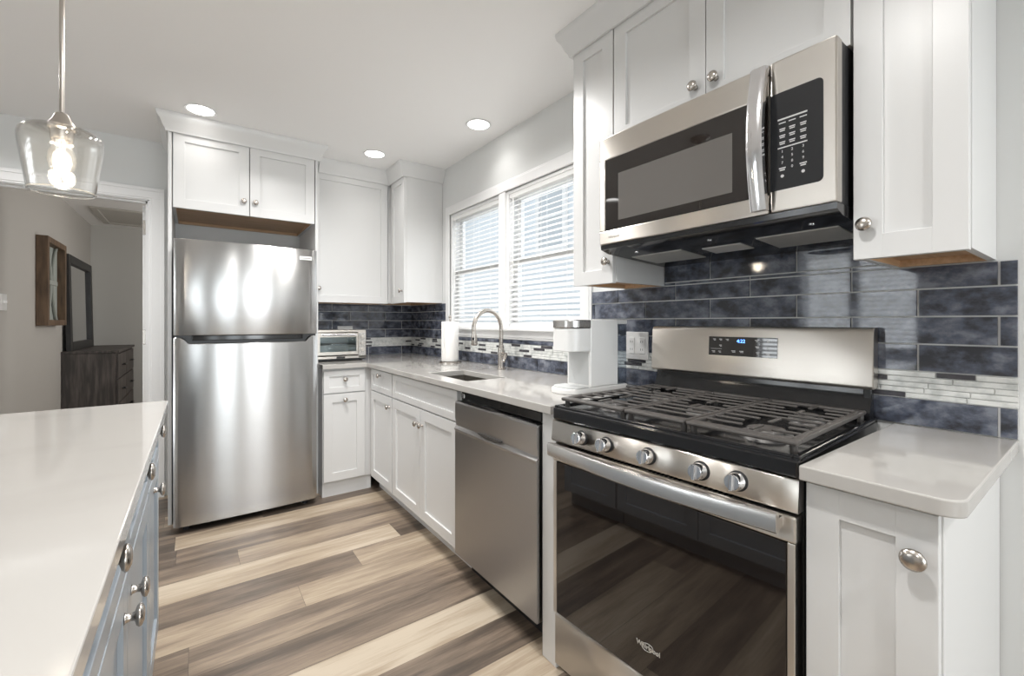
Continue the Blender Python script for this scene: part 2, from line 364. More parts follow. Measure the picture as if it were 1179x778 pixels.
# door casing and jamb of the doorway
b = B(facing('-Y', YB))
def casing(b, a0, a1, h, w):
    for o, wd, t in ((0, w, .012), (.012, w - .03, .018), (w - .022, .022, .024)):
        b.box(a1 + o, a1 + o + wd, 0, h + o, 0, t, .002); b.box(a0 - o - wd, a0 - o, 0, h + o, 0, t, .002)
        b.box(a0 - o - wd, a1 + o + wd, h + o, h + o + wd, 0, t, .002)
casing(b, -2.69, -1.895, 2.035, .082)
b.box(-1.905, -1.885, 0, 2.045, -.115, 0); b.box(-2.70, -2.68, 0, 2.045, -.115, 0); b.box(-2.70, -1.885, 2.03, 2.045, -.115, 0)
b.box(-1.917, -1.905, 0, 2.03, -.075, -.04); b.box(-2.68, -1.905, 2.018, 2.03, -.075, -.04)
struct('trim_1', b, TRIM)
b = B(); b.box(-1.940, -1.906, 4.0, 4.76, .01, 2.02, .002)
d = struct('door_1', b, TRIM)
for z in (1.868, 1.10, .30):
    h = B(); h.box(-1.938, -1.913, 3.9965, 4.0, z - .05, z + .05, .001); h.cyl((-1.908, 3.9955, z - .05), (-1.908, 3.9955, z + .05), .004, 10)
    build('hinge', h, NICK, d)

# windows on the range wall: frames, sashes, glass
def window(name, y0, y1, z0, z1, M=TRIM):
    f = facing('+X', 0); b = B(f)
    for q in ((y0, y0 + .022, z0, z1), (y1 - .022, y1, z0, z1), (y0 + .022, y1 - .022, z1 - .022, z1), (y0 + .022, y1 - .022, z0, z0 + .022)): b.box(*q, .0, .11, .002)
    o = struct(name, b, M); zm = (z0 + z1) / 2
    for za, zb, n in ((z0 + .022, zm + .018, .062), (zm - .018, z1 - .022, .090)):
        b = B(f); a, c, w = y0 + .022, y1 - .022, .034
        for q in ((a, a + w, za, zb), (c - w, c, za, zb), (a + w, c - w, zb - w, zb), (a + w, c - w, za, za + w)): b.box(*q, n - .014, n + .012, .002)
        s = build('sash', b, M, o)
        b = B(f); b.box(a + w, c - w, za + w, zb - w, n - .003, n + .001); build('pane', b, CLEAR, s)
    return o
window('window_1', 2.405, 3.10, 1.15, 2.05)
window('window_2', 1.64, 2.333, 1.15, 2.05)
b = B(facing('-X', 0))
def ring(b, a0, a1, z0, z1, w, t):
    for q in ((a0 - w, a0, z0 - w, z1 + w), (a1, a1 + w, z0 - w, z1 + w), (a0, a1, z1, z1 + w), (a0, a1, z0 - w, z0)): b.box(*q, 0, t, .004)
for wd, t in ((.070, .012), (.058, .018)): ring(b, 1.64, 3.10, 1.165, 2.05, wd, t)
b.box(1.575, 3.165, 1.150, 1.172, 0, .045, .004)                       # stool
b.box(2.333, 2.405, 1.172, 2.05, -.06, .014, .003)                      # mullion post
struct('trim_3', b, TRIM)
def blind(y0, y1, label):
    t = thing('window_blind', label, 'window blind', (.03, (y0 + y1) / 2, 1.172), 'white horizontal blinds over the sink windows')
    f = facing('+X', 0)
    b = B(f); b.box(y0, y1, 2.0, 2.028, .004, .046, .003); build('headrail', b, SLAT, t)
    b = B(f); z = 1.198; k = 0; a = math.radians(-30); n = 0
    while z < 1.99:
        w = .021; dn, dz = w * math.cos(a), w * math.sin(a); c = .027
        pr = [(c - dn, z + dz), (c, z + .0025), (c + dn, z - dz), (c + dn, z - dz - .0018), (c, z + .0007), (c - dn, z + dz - .0018)]
        b.prism(pr, y0 + .003, y1 - .003, order='nvu'); z += .0315
    build('slats', b, SLAT, t)
    b = B(f); b.box(y0 + .003, y1 - .003, 1.172, 1.188, .008, .046, .003); build('bottom_rail', b, SLAT, t)
    b = B(f)
    for y in (y0 + .10, (y0 + y1) / 2, y1 - .10): b.cyl(f(y, 1.18, .004), f(y, 2.0, .004), .0012, 6); b.cyl(f(y, 1.18, .05), f(y, 2.0, .05), .0012, 6)
    build('ladder_cord', b, SLAT, t)
    b = B(f); b.cyl(f(y1 - .05, 1.45, -.006), f(y1 - .05, 2.0, .002), .004, 8); build('tilt_wand', b, SLAT, t)
blind(2.43, 3.075, 'white horizontal blind in the far window, nearer the corner cabinets')
blind(1.665, 2.308, 'white horizontal blind in the window behind the coffee maker')

# window of the opposite wall and the patio door behind the camera (seen only as reflections)
b = B(facing('-X', XL))
for q in ((1.15, 1.19, .9, 2.0), (2.21, 2.25, .9, 2.0), (1.19, 2.21, 1.96, 2.0), (1.19, 2.21, .9, .94), (1.66, 1.74, .94, 1.96)): b.box(*q, .01, .09, .003)
z = .97
while z < 1.95: b.prism([(z, .020), (z + .022, .048), (z + .024, .048), (z + .002, .020)], 1.19, 2.21, order='vnu'); z += .05
o = struct('window_3', b, TRIM)
b = B(facing('-Y', YR))
for q in ((-.98, -.93, .8, 2.1), (-.19, -.14, .8, 2.1), (-.93, -.19, 2.05, 2.1), (-.93, -.19, .8, .85), (-.93, -.19, 1.43, 1.48)): b.box(*q, .01, .09, .003)
o = struct('window_added', b, TRIM)  # unseen rear window, added to let in more light
b = B(facing('-Y', YR))
for q in ((-2.58, -2.51, 0, 2.1), (-1.23, -1.16, 0, 2.1), (-2.51, -1.23, 2.03, 2.1), (-2.51, -1.23, 0, .06), (-2.19, -1.81, .06, 2.03)): b.box(*q, .01, .10, .003)
o = struct('door_2', b, TRIM)
b = B(facing('-Y', YR)); b.box(-2.51, -2.19, .06, 2.03, .05, .054); b.box(-1.81, -1.23, .06, 2.03, .05, .054); build('pane', b, CLEAR, o)

# house next door, beyond the kitchen window
t = thing('neighbour_house', 'pale sided house outside, seen through the kitchen blinds', 'house', (3.2, 5, 0))
b = B(facing('-X', 3.2)); z = -.2; hole = lambda u, v: False
while z < 5.2: b.prism([(z, 0), (z + .115, 0), (z + .115, .002), (z, .016)], -2, 14, order='vnu'); z += .115
b.box(-2, 14, -.2, 5.3, -.2, 0); SID = mat('grey_white_siding', (.74, .78, .82), .6, bump=(40, (1, 1, 1), .03, .001)); build('siding', b, SID, t)
b = B(facing('-X', 3.2))
y0, y1, z0, z1 = 5.25, 5.85, 2.45, 3.5
for q in ((y0 - .09, y0, z0 - .09, z1 + .09), (y1, y1 + .09, z0 - .09, z1 + .09), (y0, y1, z1, z1 + .09), (y0, y1, z0 - .09, z0), (y0, y1, 2.95, 3.0)): b.box(*q, .01, .06, .004)
w = build('window', b, TRIM, t)
b = B(facing('-X', 3.2)); b.box(y0, y1, z0, 2.95, .012, .02); b.box(y0, y1, 3.0, z1, .012, .02); build('pane', b, mat('dark_window_pane', (.50, .54, .58), .1, bump=(4, (1, 1, 1), .01, .001)), w)

# ------------------------------------------------------------------ tiles
def tile_box(bm, lay, f, u0, u1, v0, v1, n0, n1, mi, bev, col):
    vs = [bm.verts.new(f(u, v, n0)) for u, v in ((u0, v0), (u1, v0), (u1, v1), (u0, v1))]
    e = bev; vt = [bm.verts.new(f(u, v, n1)) for u, v in ((u0 + e, v0 + e), (u1 - e, v0 + e), (u1 - e, v1 - e), (u0 + e, v1 - e))]
    fs = [bm.faces.new(vt)] + [bm.faces.new((vs[i], vs[(i + 1) % 4], vt[(i + 1) % 4], vt[i])) for i in range(4)]
    for fc in fs:
        fc.material_index = mi
        for lp in fc.loops: lp[lay] = col
ROW = .0762; Z0 = .914
def backsplash(d, spans, name, label, phase, endu):
    """spans: (u0, u1, z0, z1) regions of the wall to be tiled."""
    f = facing(d, 0 if d == '-X' else YB); q = B(f); lay = q.bm.loops.layers.float_color.new('tone'); rs = random.Random(3)
    for (u0, u1, za, zb) in spans:
        q2 = q; r = 0
        tile_box(q.bm, lay, f, u0, u1, za, zb, .001, .0035, 1, 0, (0, 0, 0, 1))
        while Z0 + r * ROW < zb - .004:
            v0, v1 = max(za, Z0 + r * ROW) + .0014, min(zb, Z0 + (r + 1) * ROW) - .0014
            if v1 - v0 < .006 or Z0 + (r + 1) * ROW < za: r += 1; continue
            if r == 1:
                n = 5; h = ROW / n
                for k in range(n):
                    s0, s1 = Z0 + ROW + k * h + .0006, Z0 + ROW + (k + 1) * h - .0006
                    if s1 > v1 + .002 or s0 < v0 - .002: continue
                    u = u0 - rs.uniform(0, .08); last = False
                    while u < u1:
                        dk = (not last) and rs.random() < .30; L_ = rs.uniform(.075, .11) if dk else rs.uniform(.07, .16); last = dk
                        a, c = max(u, u0), min(u + L_, u1)
                        if c - a > .006: tile_box(q.bm, lay, f, a + .0007, c - .0007, s0, s1, .001, .008, 3 if dk else 2, .0008, (rs.random(),) * 3 + (1,))
                        u += L_
            else:
                ph = phase if r in (0, 3, 5, 7) else phase + .1524
                k = math.floor((u0 - ph) / .3048)
                while ph + k * .3048 < u1:
                    a, c = max(ph + k * .3048, u0), min(ph + (k + 1) * .3048, u1)
                    if c - a > .008: tile_box(q.bm, lay, f, a + .0016, c - .0016, v0, v1, .001, .008, 0, .0012, (rs.random(), rs.random(), rs.random(), 1))
                    k += 1
            r += 1
    return tag(build(name, q, [TILE, GROUT, MOSW, MOSD], smooth=0), label, 'backsplash')
backsplash('-X', [(.144, 1.568, .914, 1.358), (.385, 1.145, 1.358, 1.485), (1.568, 3.17, .914, 1.094), (3.17, YB - .009, .914, 1.358)], 'tile_backsplash',
           'glossy slate blue tile backsplash behind the stove and sink, with a pale mosaic band', .177, 0)
backsplash('-Y', [(-.945, 0, .914, 1.358)], 'tile_backsplash', 'short slate blue tile backsplash behind the toaster oven', -.10, 0)

# ------------------------------------------------------------------ cabinets
KNOB = {}
def knob(parent, d, F, u, v, k=1.0):
    f = facing(d, F); key = (d, k)
    if key not in KNOB:
        ax = f(0, 0, 1) - f(0, 0, 0); b = B()
        b.lathe([(.0085 * k, 0), (.0065 * k, .003), (.0055 * k, .010), (.0065 * k, .015), (.0135 * k, .018), (.0165 * k, .022), (.0155 * k, .026), (.009 * k, .0295), (0, .0305)], (0, 0, 0), ax, 20)
        me = bpy.data.meshes.new('knob'); b.bm.to_mesh(me); b.bm.free(); me.materials.append(NICK)
        for p in me.polygons: p.use_smooth = True
        KNOB[key] = me
    return plab(put(bpy.data.objects.new('knob', KNOB[key]), f(u, v, 0), parent), 'round brushed nickel knob')
def front(name, d, F, u0, u1, v0, v1, M, parent, rail=.057, t=.02):
    """a shaker door or drawer front; its outer face lies at plane F."""
    b = B(facing(d, F)); r = rail; g = .0012
    b.box(u0, u0 + r, v0, v1, -t, 0, g); b.box(u1 - r, u1, v0, v1, -t, 0, g)
    b.box(u0 + r - .001, u1 - r + .001, v1 - r, v1, -t, 0, g); b.box(u0 + r - .001, u1 - r + .001, v0, v0 + r, -t, 0, g)
    b.box(u0 + r - .002, u1 - r + .002, v0 + r - .002, v1 - r + .002, -t, -.009)
    return build(name, b, M, parent)
def upper(d, F, u0, u1, v0, v1, depth, doors, label, knobs, blank=None):
    f = facing(d, F - (-.0203 if d[0] == '-' else .0203)); c = f((u0 + u1) / 2, v0, -depth / 2)
    t = thing('upper_cabinet', label, 'cabinet', c)
    b = B(f); s = .016
    b.box(u0, u0 + s, v0, v1, -depth, 0, .001); b.box(u1 - s, u1, v0, v1, -depth, 0, .001)
    b.box(u0 + s, u1 - s, v1 - s, v1, -depth, 0); b.box(u0 + s, u1 - s, v0 + .018, v1 - s, -depth, -depth + .008)
    for q in ((u0 + s, u0 + .03), (u1 - .03, u1 - s)): b.box(*q, v0 + .002, v1 - s, -.018, 0)
    b.box(u0 + .03, u1 - .03, v1 - .03, v1 - s, -.018, 0); b.box(u0 + .03, u1 - .03, v0 + .002, v0 + .03, -.018, 0, .001)
    if blank: b.box(blank, u1 - .03, v0 + .03, v1 - .03, -.018, .0)
    build('body', b, CAB, t)
    b = B(f); b.box(u0 + s, u1 - s, v0 + .018, v0 + .030, -depth + .008, -.018)
    b.box(u0 + s, u1 - s, v0, v0 + .018, -depth, -depth + .016); b.box(u0 + s, u0 + s + .003, v0 + .001, v0 + .018, -depth + .016, -.018)
    b.box(u1 - s - .003, u1 - s, v0 + .001, v0 + .018, -depth + .016, -.018)
    plab(build('bottom_panel', b, MAPLE, t), 'bare wood underside')
    for (a, c2), kn in zip(doors, knobs):
        dr = front('door', d, F, a, c2, v0 - .004, v1 - .004, CAB, t)
        if kn: knob(dr, d, F, *kn)
    return t
UB, UT = 1.36, 2.352
upper('-X', -.33, .182, .384, UB, UT, .308, [(.184, .383)], 'narrow white upper cabinet right of the microwave', [(.357, 1.437)])
upper('-X', -.33, 1.147, 1.368, UB, UT, .308, [(1.149, 1.366)], 'narrow white upper cabinet left of the microwave, beside the window', [(1.172, 1.44)])
upper('-X', -.33, .386, 1.145, 1.892, UT, .308, [(.389, .766), (.769, 1.143)], 'white two-door upper cabinet directly above the microwave', [(.733, 1.96), (.802, 1.96)])
upper('-X', -.33, 3.242, 3.872, UB, UT, .308, [(3.244, 3.52)], 'white corner upper cabinet with blank side panel beside the far window', [(3.285, 1.45)], blank=3.50)
upper('-Y', 3.545, -.938, -.311, UB, UT, .306, [(-.936, -.350)], 'wide single-door white upper cabinet above the toaster oven', [(-.885, 1.462)])
upper('-Y', 3.30, -1.752, -.960, 1.895, UT, .55, [(-1.748, -1.357), (-1.353, -.964)], 'white two-door cabinet mounted above the refrigerator', [(-1.388, 1.98), (-1.322, 1.98)])
for x0, x1, lab in ((-1.772, -1.754, 'tall white end panel left of the refrigerator, beside the doorway'), (-.958, -.940, 'tall white end panel right of the refrigerator, mostly hidden behind it')):
    b = B(); b.box(x0, x1, 3.30, YB - .001, 0, UT + .03, .001); tag(build('end_panel', b, CAB), lab, 'cabinet panel')
def crown(path, label, side):
    prof = [(0, 2.335), (.010, 2.335), (.014, 2.350), (.022, 2.362), (.034, 2.392), (.048, 2.412), (.052, 2.428), (.052, 2.4395), (0, 2.4395)]
    P2 = [Vector(p) for p in path]; b = bmesh.new(); rings = []
    for i, p in enumerate(P2):
        ns = []
        for a, c in ((i - 1, i), (i, i + 1)):
            if a >= 0 and c < len(P2): dd = (P2[c] - P2[a]).normalized(); ns.append(Vector((dd.y, -dd.x)) * side)
        m = ns[0] if len(ns) == 1 else (ns[0] + ns[1]) / (1 + ns[0].dot(ns[1]))
        rings.append([b.verts.new((p.x + m.x * o, p.y + m.y * o, z)) for o, z in prof])
    k = len(prof)
    for A, Q in zip(rings, rings[1:]):
        for j in range(k): b.faces.new((A[j], A[(j + 1) % k], Q[(j + 1) % k], Q[j]))
    b.faces.new(rings[0]); b.faces.new(rings[-1]); bmesh.ops.recalc_face_normals(b, faces=b.faces)
    q = B(); q._merge(b, 0); tag(build('crown_molding', q, CAB, smooth=50), label, 'crown molding')
crown([(-1.7735, YB - .001), (-1.7735, 3.2965), (-.9385, 3.2965), (-.9385, 3.54)], 'white crown molding capping the cabinet over the refrigerator', 1)
crown([(-.886, 3.5425), (-.3325, 3.5425), (-.3325, 3.2405), (-.001, 3.2405)], 'white crown molding above the wide cabinet and the corner cabinet', 1)
crown([(-.001, 1.3695), (-.3325, 1.3695), (-.3325, .1805), (-.001, .1805)], 'white crown molding above the cabinets over the stove', 1)

def base(name, d, F, u0, u1, depth, M, label, drawers=(), doors=(), toe=.055, kscale=1.0, top=.8835, hollow=False):
    """drawers / doors: (u0, u1, z0, z1, knob or None)"""
    sgn = -1 if d[0] == '-' else 1; f = facing(d, F - sgn * .0203); c = f((u0 + u1) / 2, 0, -depth / 2)
    t = thing(name, label, 'cabinet', c)
    b = B(f)
    if hollow:
        for q in ((u0, u0 + .018, .1, top), (u1 - .018, u1, .1, top), (u0 + .018, u1 - .018, .1, .118)): b.box(*q, -depth, 0)
        b.box(u0 + .018, u1 - .018, .118, .6, -depth, -depth + .01); b.box(u0 + .018, u1 - .018, top - .04, top, -.018, 0); b.box(u0 + .018, u1 - .018, .70, .74, -.018, 0)
        b.box((u0 + u1) / 2 - .02, (u0 + u1) / 2 + .02, .118, .70, -.018, 0)
    else: b.box(u0, u1, .1, top, -depth, -.0, .0015)
    build('body', b, M, t)
    b = B(f); b.box(u0 + .002, u1 - .002, 0, .1, -depth, -toe); build('toe_kick', b, M, t)
    for a, c2, z0, z1, kn in drawers:
        dr = front('drawer', d, F, a, c2, z0, z1, M, t, rail=.038)
        if kn: knob(dr, d, F, *kn, kscale)
    for a, c2, z0, z1, kn in doors:
        dr = front('door', d, F, a, c2, z0, z1, M, t)
        if kn: knob(dr, d, F, *kn, kscale)
    return t
XF = -.62
base('base_cabinet', '-X', XF, .176, .380, .595, CAB, 'narrow white base cabinet right of the stove', doors=[(.179, .378, .105, .874, (.208, .795))], kscale=1.15)
base('sink_cabinet', '-X', XF, 1.856, 2.724, .595, CAB, 'white two-door sink base cabinet beside the dishwasher',
     drawers=[(1.866, 2.718, .724, .872, None)], doors=[(1.866, 2.290, .105, .716, (2.262, .632)), (2.294, 2.718, .105, .716, (2.325, .632))], hollow=True)
base('base_cabinet', '-X', XF, 2.726, 3.184, .595, CAB, 'white drawer-over-door base cabinet between sink cabinet and corner',
     drawers=[(2.732, 3.140, .724, .872, (2.94, .84))], doors=[(2.732, 3.140, .105, .716, (2.77, .655))])
base('base_cabinet', '-Y', 3.165, -.938, -.601, .66, CAB, 'white drawer-over-door base cabinet beneath the toaster oven',
     drawers=[(-.934, -.655, .716, .868, (-.795, .808))], doors=[(-.934, -.655, .110, .708, (-.795, .665))], toe=.012)
b = B(); b.box(-.622, -.02, 1.148, 1.222, 0, .8835, .001); tag(build('filler_panel', b, CAB), 'narrow white filler panel between dishwasher and stove', 'cabinet panel')

# countertops
b = B(); b.grid([-.945, -.648, -.555, -.318, -.009], [1.148, 1.88, 2.325, 3.14, YB - .009], lambda u, v: (u < -.648 and v < 3.14) or (-.555 < u < -.318 and 1.88 < v < 2.325), .884, .914, .0025)
tag(build('countertop', b, QUARTZ), 'L-shaped white quartz countertop around the sink', 'countertop')
r = .035; pts = [(-.009, .144), (-.009, .3805), (-.65, .3805)] + [(-.65 + r - r * math.cos(a), .144 + r - r * math.sin(a)) for a in [i * math.pi / 16 for i in range(9)]]
b = B(); b.prism(pts, .884, .914, .003); tag(build('countertop', b, QUARTZ), 'short white quartz countertop right of the stove', 'countertop')
IX = -1.722
r = .004; b = B(); b.box(-2.62, IX, .2, 2.064, .884, .914, .0025); tag(build('countertop', b, QUARTZ), 'large white quartz countertop on the kitchen island', 'countertop')
# island cabinets
FI = -1.748
base('island_cabinet', '+X', FI, 1.632, 2.040, .62, ISL, 'blue-grey island cabinet at the end nearest the refrigerator',
     drawers=[(1.637, 2.036, .722, .870, (1.84, .845))], doors=[(1.637, 2.036, .108, .714, (1.80, .668))], kscale=1.25)
base('island_cabinet', '+X', FI, .652, 1.628, .62, ISL, 'blue-grey two-drawer two-door cabinet in the middle of the island',
     drawers=[(.657, 1.138, .722, .870, (.885, .845)), (1.142, 1.623, .722, .870, (1.36, .845))],
     doors=[(.657, 1.138, .108, .714, (1.09, .648)), (1.142, 1.623, .108, .714, (1.20, .648))], kscale=1.25)
base('island_cabinet', '+X', FI, .225, .648, .62, ISL, 'blue-grey island cabinet at the end nearest the viewer',
     drawers=[(.230, .643, .722, .870, (.437, .845))], doors=[(.230, .643, .108, .714, (.60, .648))], kscale=1.25)

# ------------------------------------------------------------------ refrigerator
def fridge():
    x0, x1, yf = -1.742, -.986, 3.10; t = thing('refrigerator', 'tall stainless steel top-freezer refrigerator', 'refrigerator', ((x0 + x1) / 2, 3.5, 0))
    b = B(); b.box(x0 + .006, x1 - .006, 3.185, 3.85, .03, 1.665, .004); build('body', b, mat('fridge_grey_case', (.22, .22, .23), .45, bump=(300, (1, 1, 1), .1, .0006)), t)
    def slab(z0, z1):
        P = []; n = 28; mid = (x0 + x1) / 2; hw = (x1 - x0) / 2
        for i in range(n + 1):
            s = -1 + 2 * i / n; y = yf + .014 * s * s
            if abs(s) > .965: y += .010 * ((abs(s) - .965) / .035) ** 2
            P.append((mid + s * hw, y))
        return P + [(x1, 3.178), (x0, 3.178)]
    b = B(); b.prism(slab(0, 0), 1.128, 1.680, .0035); fz = build('freezer_door', b, SS, t, smooth=50)
    b = B(); b.box(-1.094, -1.020, 3.103, 3.112, 1.6085, 1.632, .001); bd = build('badge', b, WPL, fz)
    b = B(); b.box(-1.088, -1.026, 3.1022, 3.1035, 1.6175, 1.6225); build('badge_lettering', b, DLBL, fz)
    # lower door: top edge is scooped away in the middle for the pocket handle
    mid = (x0 + x1) / 2; hw = (x1 - x0) / 2; q = bmesh.new(); n = 44; zt = 1.116; cols = []
    def ztop(s):
        a = abs(s); lo, hi = .80, .90
        k = 0 if a >= hi else (1 if a <= lo else .5 + .5 * math.cos(math.pi * (a - lo) / (hi - lo)))
        return zt - .036 * k
    for i in range(n + 1):
        s = -1 + 2 * i / n; y = yf + .014 * s * s + (.010 * ((abs(s) - .965) / .035) ** 2 if abs(s) > .965 else 0)
        x = mid + s * hw; cols.append([q.verts.new(p) for p in ((x, y, .042), (x, y, ztop(s) - .004), (x, y + .004, ztop(s)), (x, 3.178, ztop(s)), (x, 3.178, .042))])
    for A, Bq in zip(cols, cols[1:]):
        for j in range(5): q.faces.new((A[j], Bq[j], Bq[(j + 1) % 5], A[(j + 1) % 5]))
    q.faces.new(cols[0]); q.faces.new(cols[-1]); bmesh.ops.recalc_face_normals(q, faces=q.faces)
    b = B(); b._merge(q, 0); dd = build('fresh_food_door', b, SS, t, smooth=40)
    b = B(); b.box(x0 + .05, x1 - .05, 3.150, 3.177, 1.0805, 1.1265); b.box(x0 + .005, x1 - .005, 3.135, 3.177, 1.1165, 1.1275)
    plab(build('handle_recess', b, BLK, t), 'black recessed pocket handle between the doors')
    b = B(); P = [(x0 + .085, 3.118), (x0 + .12, 3.112), (mid, 3.105), (x1 - .12, 3.112), (x1 - .085, 3.118), (x1 - .085, 3.15), (x0 + .085, 3.15)]
    b.prism(P, 1.098, 1.1265, .003); build('handle_lip', b, GBLK, t)
    b = B(); b.box(x0 + .02, x1 - .02, 3.179, 3.184, .035, .060); build('kick_grille', b, BLK, t)
    for x in (x0 + .06, x1 - .06):
        for y in (3.19, 3.78): b = B(); b.cyl((x, y, 0), (x, y, .04), .018, 14); build('foot', b, BLK, t)
    b = B(); b.box(x1 - .09, x1 - .01, 1.6805, 1.695, 3.12, 3.24, .004); build('hinge_cover', b, BLK, t) if False else b.bm.free()
fridge()

# ------------------------------------------------------------------ dishwasher
def dishwasher():
    y0, y1, F = 1.232, 1.848, -.640; t = thing('dishwasher', 'stainless steel dishwasher under the counter beside the stove', 'dishwasher', (-.33, 1.54, 0)); f = facing('-X', F)
    b = B(f); b.box(y0 + .004, y1 - .004, .10, .872, -.60, -.045, .002); build('tub', b, BLK, t)
    # door skin profile (z, outward), with a shallow scoop for the pocket handle
    pr = [(.112, 0), (.690, 0), (.697, .004), (.702, .004), (.706, -.001), (.716, -.006), (.735, -.004), (.752, 0), (.822, 0), (.830, -.004), (.830, -.044), (.112, -.044)]
    b = B(f); b.prism(pr, y0, y1, order='vnu'); d = build('door', b, SSD, t, smooth=25)
    b = B(f); P = []
    for i in range(17):
        s = i / 16; P.append((1.46 + .18 * s, .718 - .010 * math.sin(math.pi * s)))
    P2 = P + [(1.64, .722), (1.46, .722)]; b.prism(P2, -.007, .003, order='uvn'); build('pocket_handle', b, mat('dark_pocket', (.10, .095, .09), .4, .6, bump=(40, (1, 1, 1), .02, .001)), d)
    b = B(f); b.box(y0 + .01, y1 - .01, .834, .872, -.055, -.030, .003); plab(build('control_strip', b, GBLK, t), 'black control strip along the top edge')
    b = B(f); b.box(y1 - .045, y1 - .015, .845, .866, -.030, -.024, .002); build('latch', b, CHROME, t)
    b = B(f); b.box(y0 + .05, y0 + .17, .8305, .8325, -.030, -.012); build('button_strip', b, BLK, d)
    b = B(f); b.box(y0 + .005, y1 - .005, .0, .106, -.16, -.09); build('toe_kick', b, BLK, t)
dishwasher()

# ------------------------------------------------------------------ gas range
def gas_range():
    y0, y1 = .401, 1.131; ym = (y0 + y1) / 2; t = thing('gas_range', 'freestanding stainless steel gas range with black grates', 'stove', (-.34, ym, 0))
    b = B(); b.box(-.630, -.05, y0 + .002, y1 - .002, .03, .875, .002); build('body', b, BLK, t)
    for x in (-.58, -.08):
        for y in (y0 + .05, y1 - .05): b = B(); b.cyl((x, y, 0), (x, y, .03), .018, 12); build('foot', b, BLK, t)
    b = B(); b.box(-.668, -.050, y0, y1, .879, .918, .006); b.box(-.655, -.66 + .02, y0, y1, .912, .922, .004)
    for q in ((y0, y0 + .014), (y1 - .014, y1)): b.box(-.66, -.052, *q, .915, .925, .003)
    b.box(-.66, -.645, y0 + .014, y1 - .014, .915, .925, .003); ct = build('cooktop', b, GBLK, t)
    # burners
    for (x, y, r) in ((-.50, 1.00, .045), (-.22, 1.00, .035), (-.36, ym, .042), (-.50, .53, .05), (-.22, .53, .035)):
        b = B(); b.lathe([(r + .012, 0), (r + .010, .006), (r * .8, .008), (r * .8, .012)], (x, y, .918), seg=24); bu = build('burner', b, mat('burner_aluminium', (.35, .34, .33), .45, .8, bump=(200, (1, 1, 1), .03, .0005)), t)
        b = B(); b.lathe([(r * .85, 0), (r * .9, .002), (r * .85, .006), (0, .007)], (x, y, .930), seg=24); build('burner_cap', b, IRON, bu)
    # grates
    xa, xb = -.640, -.112
    for a, c, mids in ((.866, 1.120, (1.00,)), (.672, .862, (ym,)), (.414, .668, (.53,))):
        b = B(); zt, zb = .950, .939
        b.prism([(xa, zb), (xa + .006, zt), (xa + .034, zt), (xa + .038, zb)], a, c, order='uvn') if False else None
        b.box(xa, xa + .034, a, c, zb, zt, .004); b.box(xb - .022, xb, a, c, zb, zt, .004)
        b.box(xa + .03, xb - .02, a, a + .012, zb, zt, .003); b.box(xa + .03, xb - .02, c - .012, c, zb, zt, .003)
        if c == 1.120: b.box(xa + .02, xb - .02, c - .022, c - .010, zb, zt, .003)
        if a == .414: b.box(xa + .02, xb - .02, a + .010, a + .022, zb, zt, .003)
        nb = 8; m = mids[0]; cx = (-.36,) if m == ym else (-.50, -.22)
        zf = .9445
        for i in range(1, nb + 1):
            x = xa + .034 + (xb - .022 - xa - .034) * i / (nb + 1); near = min(abs(x - q) for q in cx); gap = .052 if near < .03 else (.034 if near < .055 else 0)
            if gap:
                b.box(x - .0055, x + .0055, a + .010, m - gap, zf, zt, .002); b.box(x - .0055, x + .0055, m + gap, c - .010, zf, zt, .002)
            else: b.box(x - .0055, x + .0055, a + .010, c - .010, zf, zt, .002)
        for q in cx:
            for s in (-1, 1): b.box(min(q + s * .025, q + s * .085), max(q + s * .025, q + s * .085), m - .006, m + .006, zf, zt, .002)
        for fx_ in (xa + .02, xb - .012):
            for fy in (a + .012, c - .012): b.cyl((fx_, fy, .918), (fx_, fy, .94), .008, 10)
        build('burner_grate', b, IRON, t)
    # slanted control panel with five knobs
    b = B(facing('-X', -.64)); b.prism([(.808, 0), (.808, .030), (.813, .033), (.874, .027), (.878, .023), (.878, 0)], y0, y1, order='vnu')
    cp = build('control_panel', b, SSW, t, smooth=20)
    for y in (.997, .900, .757, .610, .522):
        o = Vector((-.6695, y, .843)); ax = Vector((-1, 0, .11)).normalized()
        b = B(); b.lathe([(.023, -.002), (.023, .003), (.021, .004)], o, ax, 24); bz = build('control_knob', b, BLK, t)
        b = B(); b.lathe([(.0195, .003), (.0200, .006), (.0185, .030), (.0165, .033), (0, .0335)], o, ax, 28)
        sd = Vector((0, 1, 0)); up = ax.cross(sd); f = lambda u, v, n: o + sd * u + up * v + ax * n
        b2 = B(f); b2.box(-.0045, .0045, -.0185, .0185, .031, .0395, .002); me = bpy.data.meshes.new('tmp'); b2.bm.to_mesh(me); b2.bm.free(); b.mesh(me)
        build('knob_grip', b, CHROME, bz)
    # oven door: top rail with vent slots, black glass, side rails
    F = -.672; f = facing('-X', F)
    b = B(f); b.box(y0 + .006, y1 - .006, .238, .742, -.042, -.004, .002); d = build('oven_door', b, GBLK, t)
    b = B(f); b.box(y0 + .004, y1 - .004, .744, .799, -.042, 0, .004); build('door_rail', b, SSW, d)
    b = B(f); 
    for ya, yc in ((y0 + .006, y0 + .021), (y1 - .021, y1 - .006)): b = B(f); b.box(ya, yc, .238, .743, -.041, -.0015, .002); build('door_side_trim', b, SSW, d)
    b = B(f); b.box(y0 + .022, y1 - .022, .244, .742, -.006, -.0005, .0015); build('door_glass', b, BGL, d)
    b = B(f)
    for g0 in (.93, .80, .67, .54):
        for k in range(8): y = g0 + k * .0125; b.box(y, y + .006, .7992, .8000, -.028, -.008)
    b.box(y0 + .02, y1 - .02, .7995, .8075, -.044, -.036); build('vent_slots', b, BLK, d)
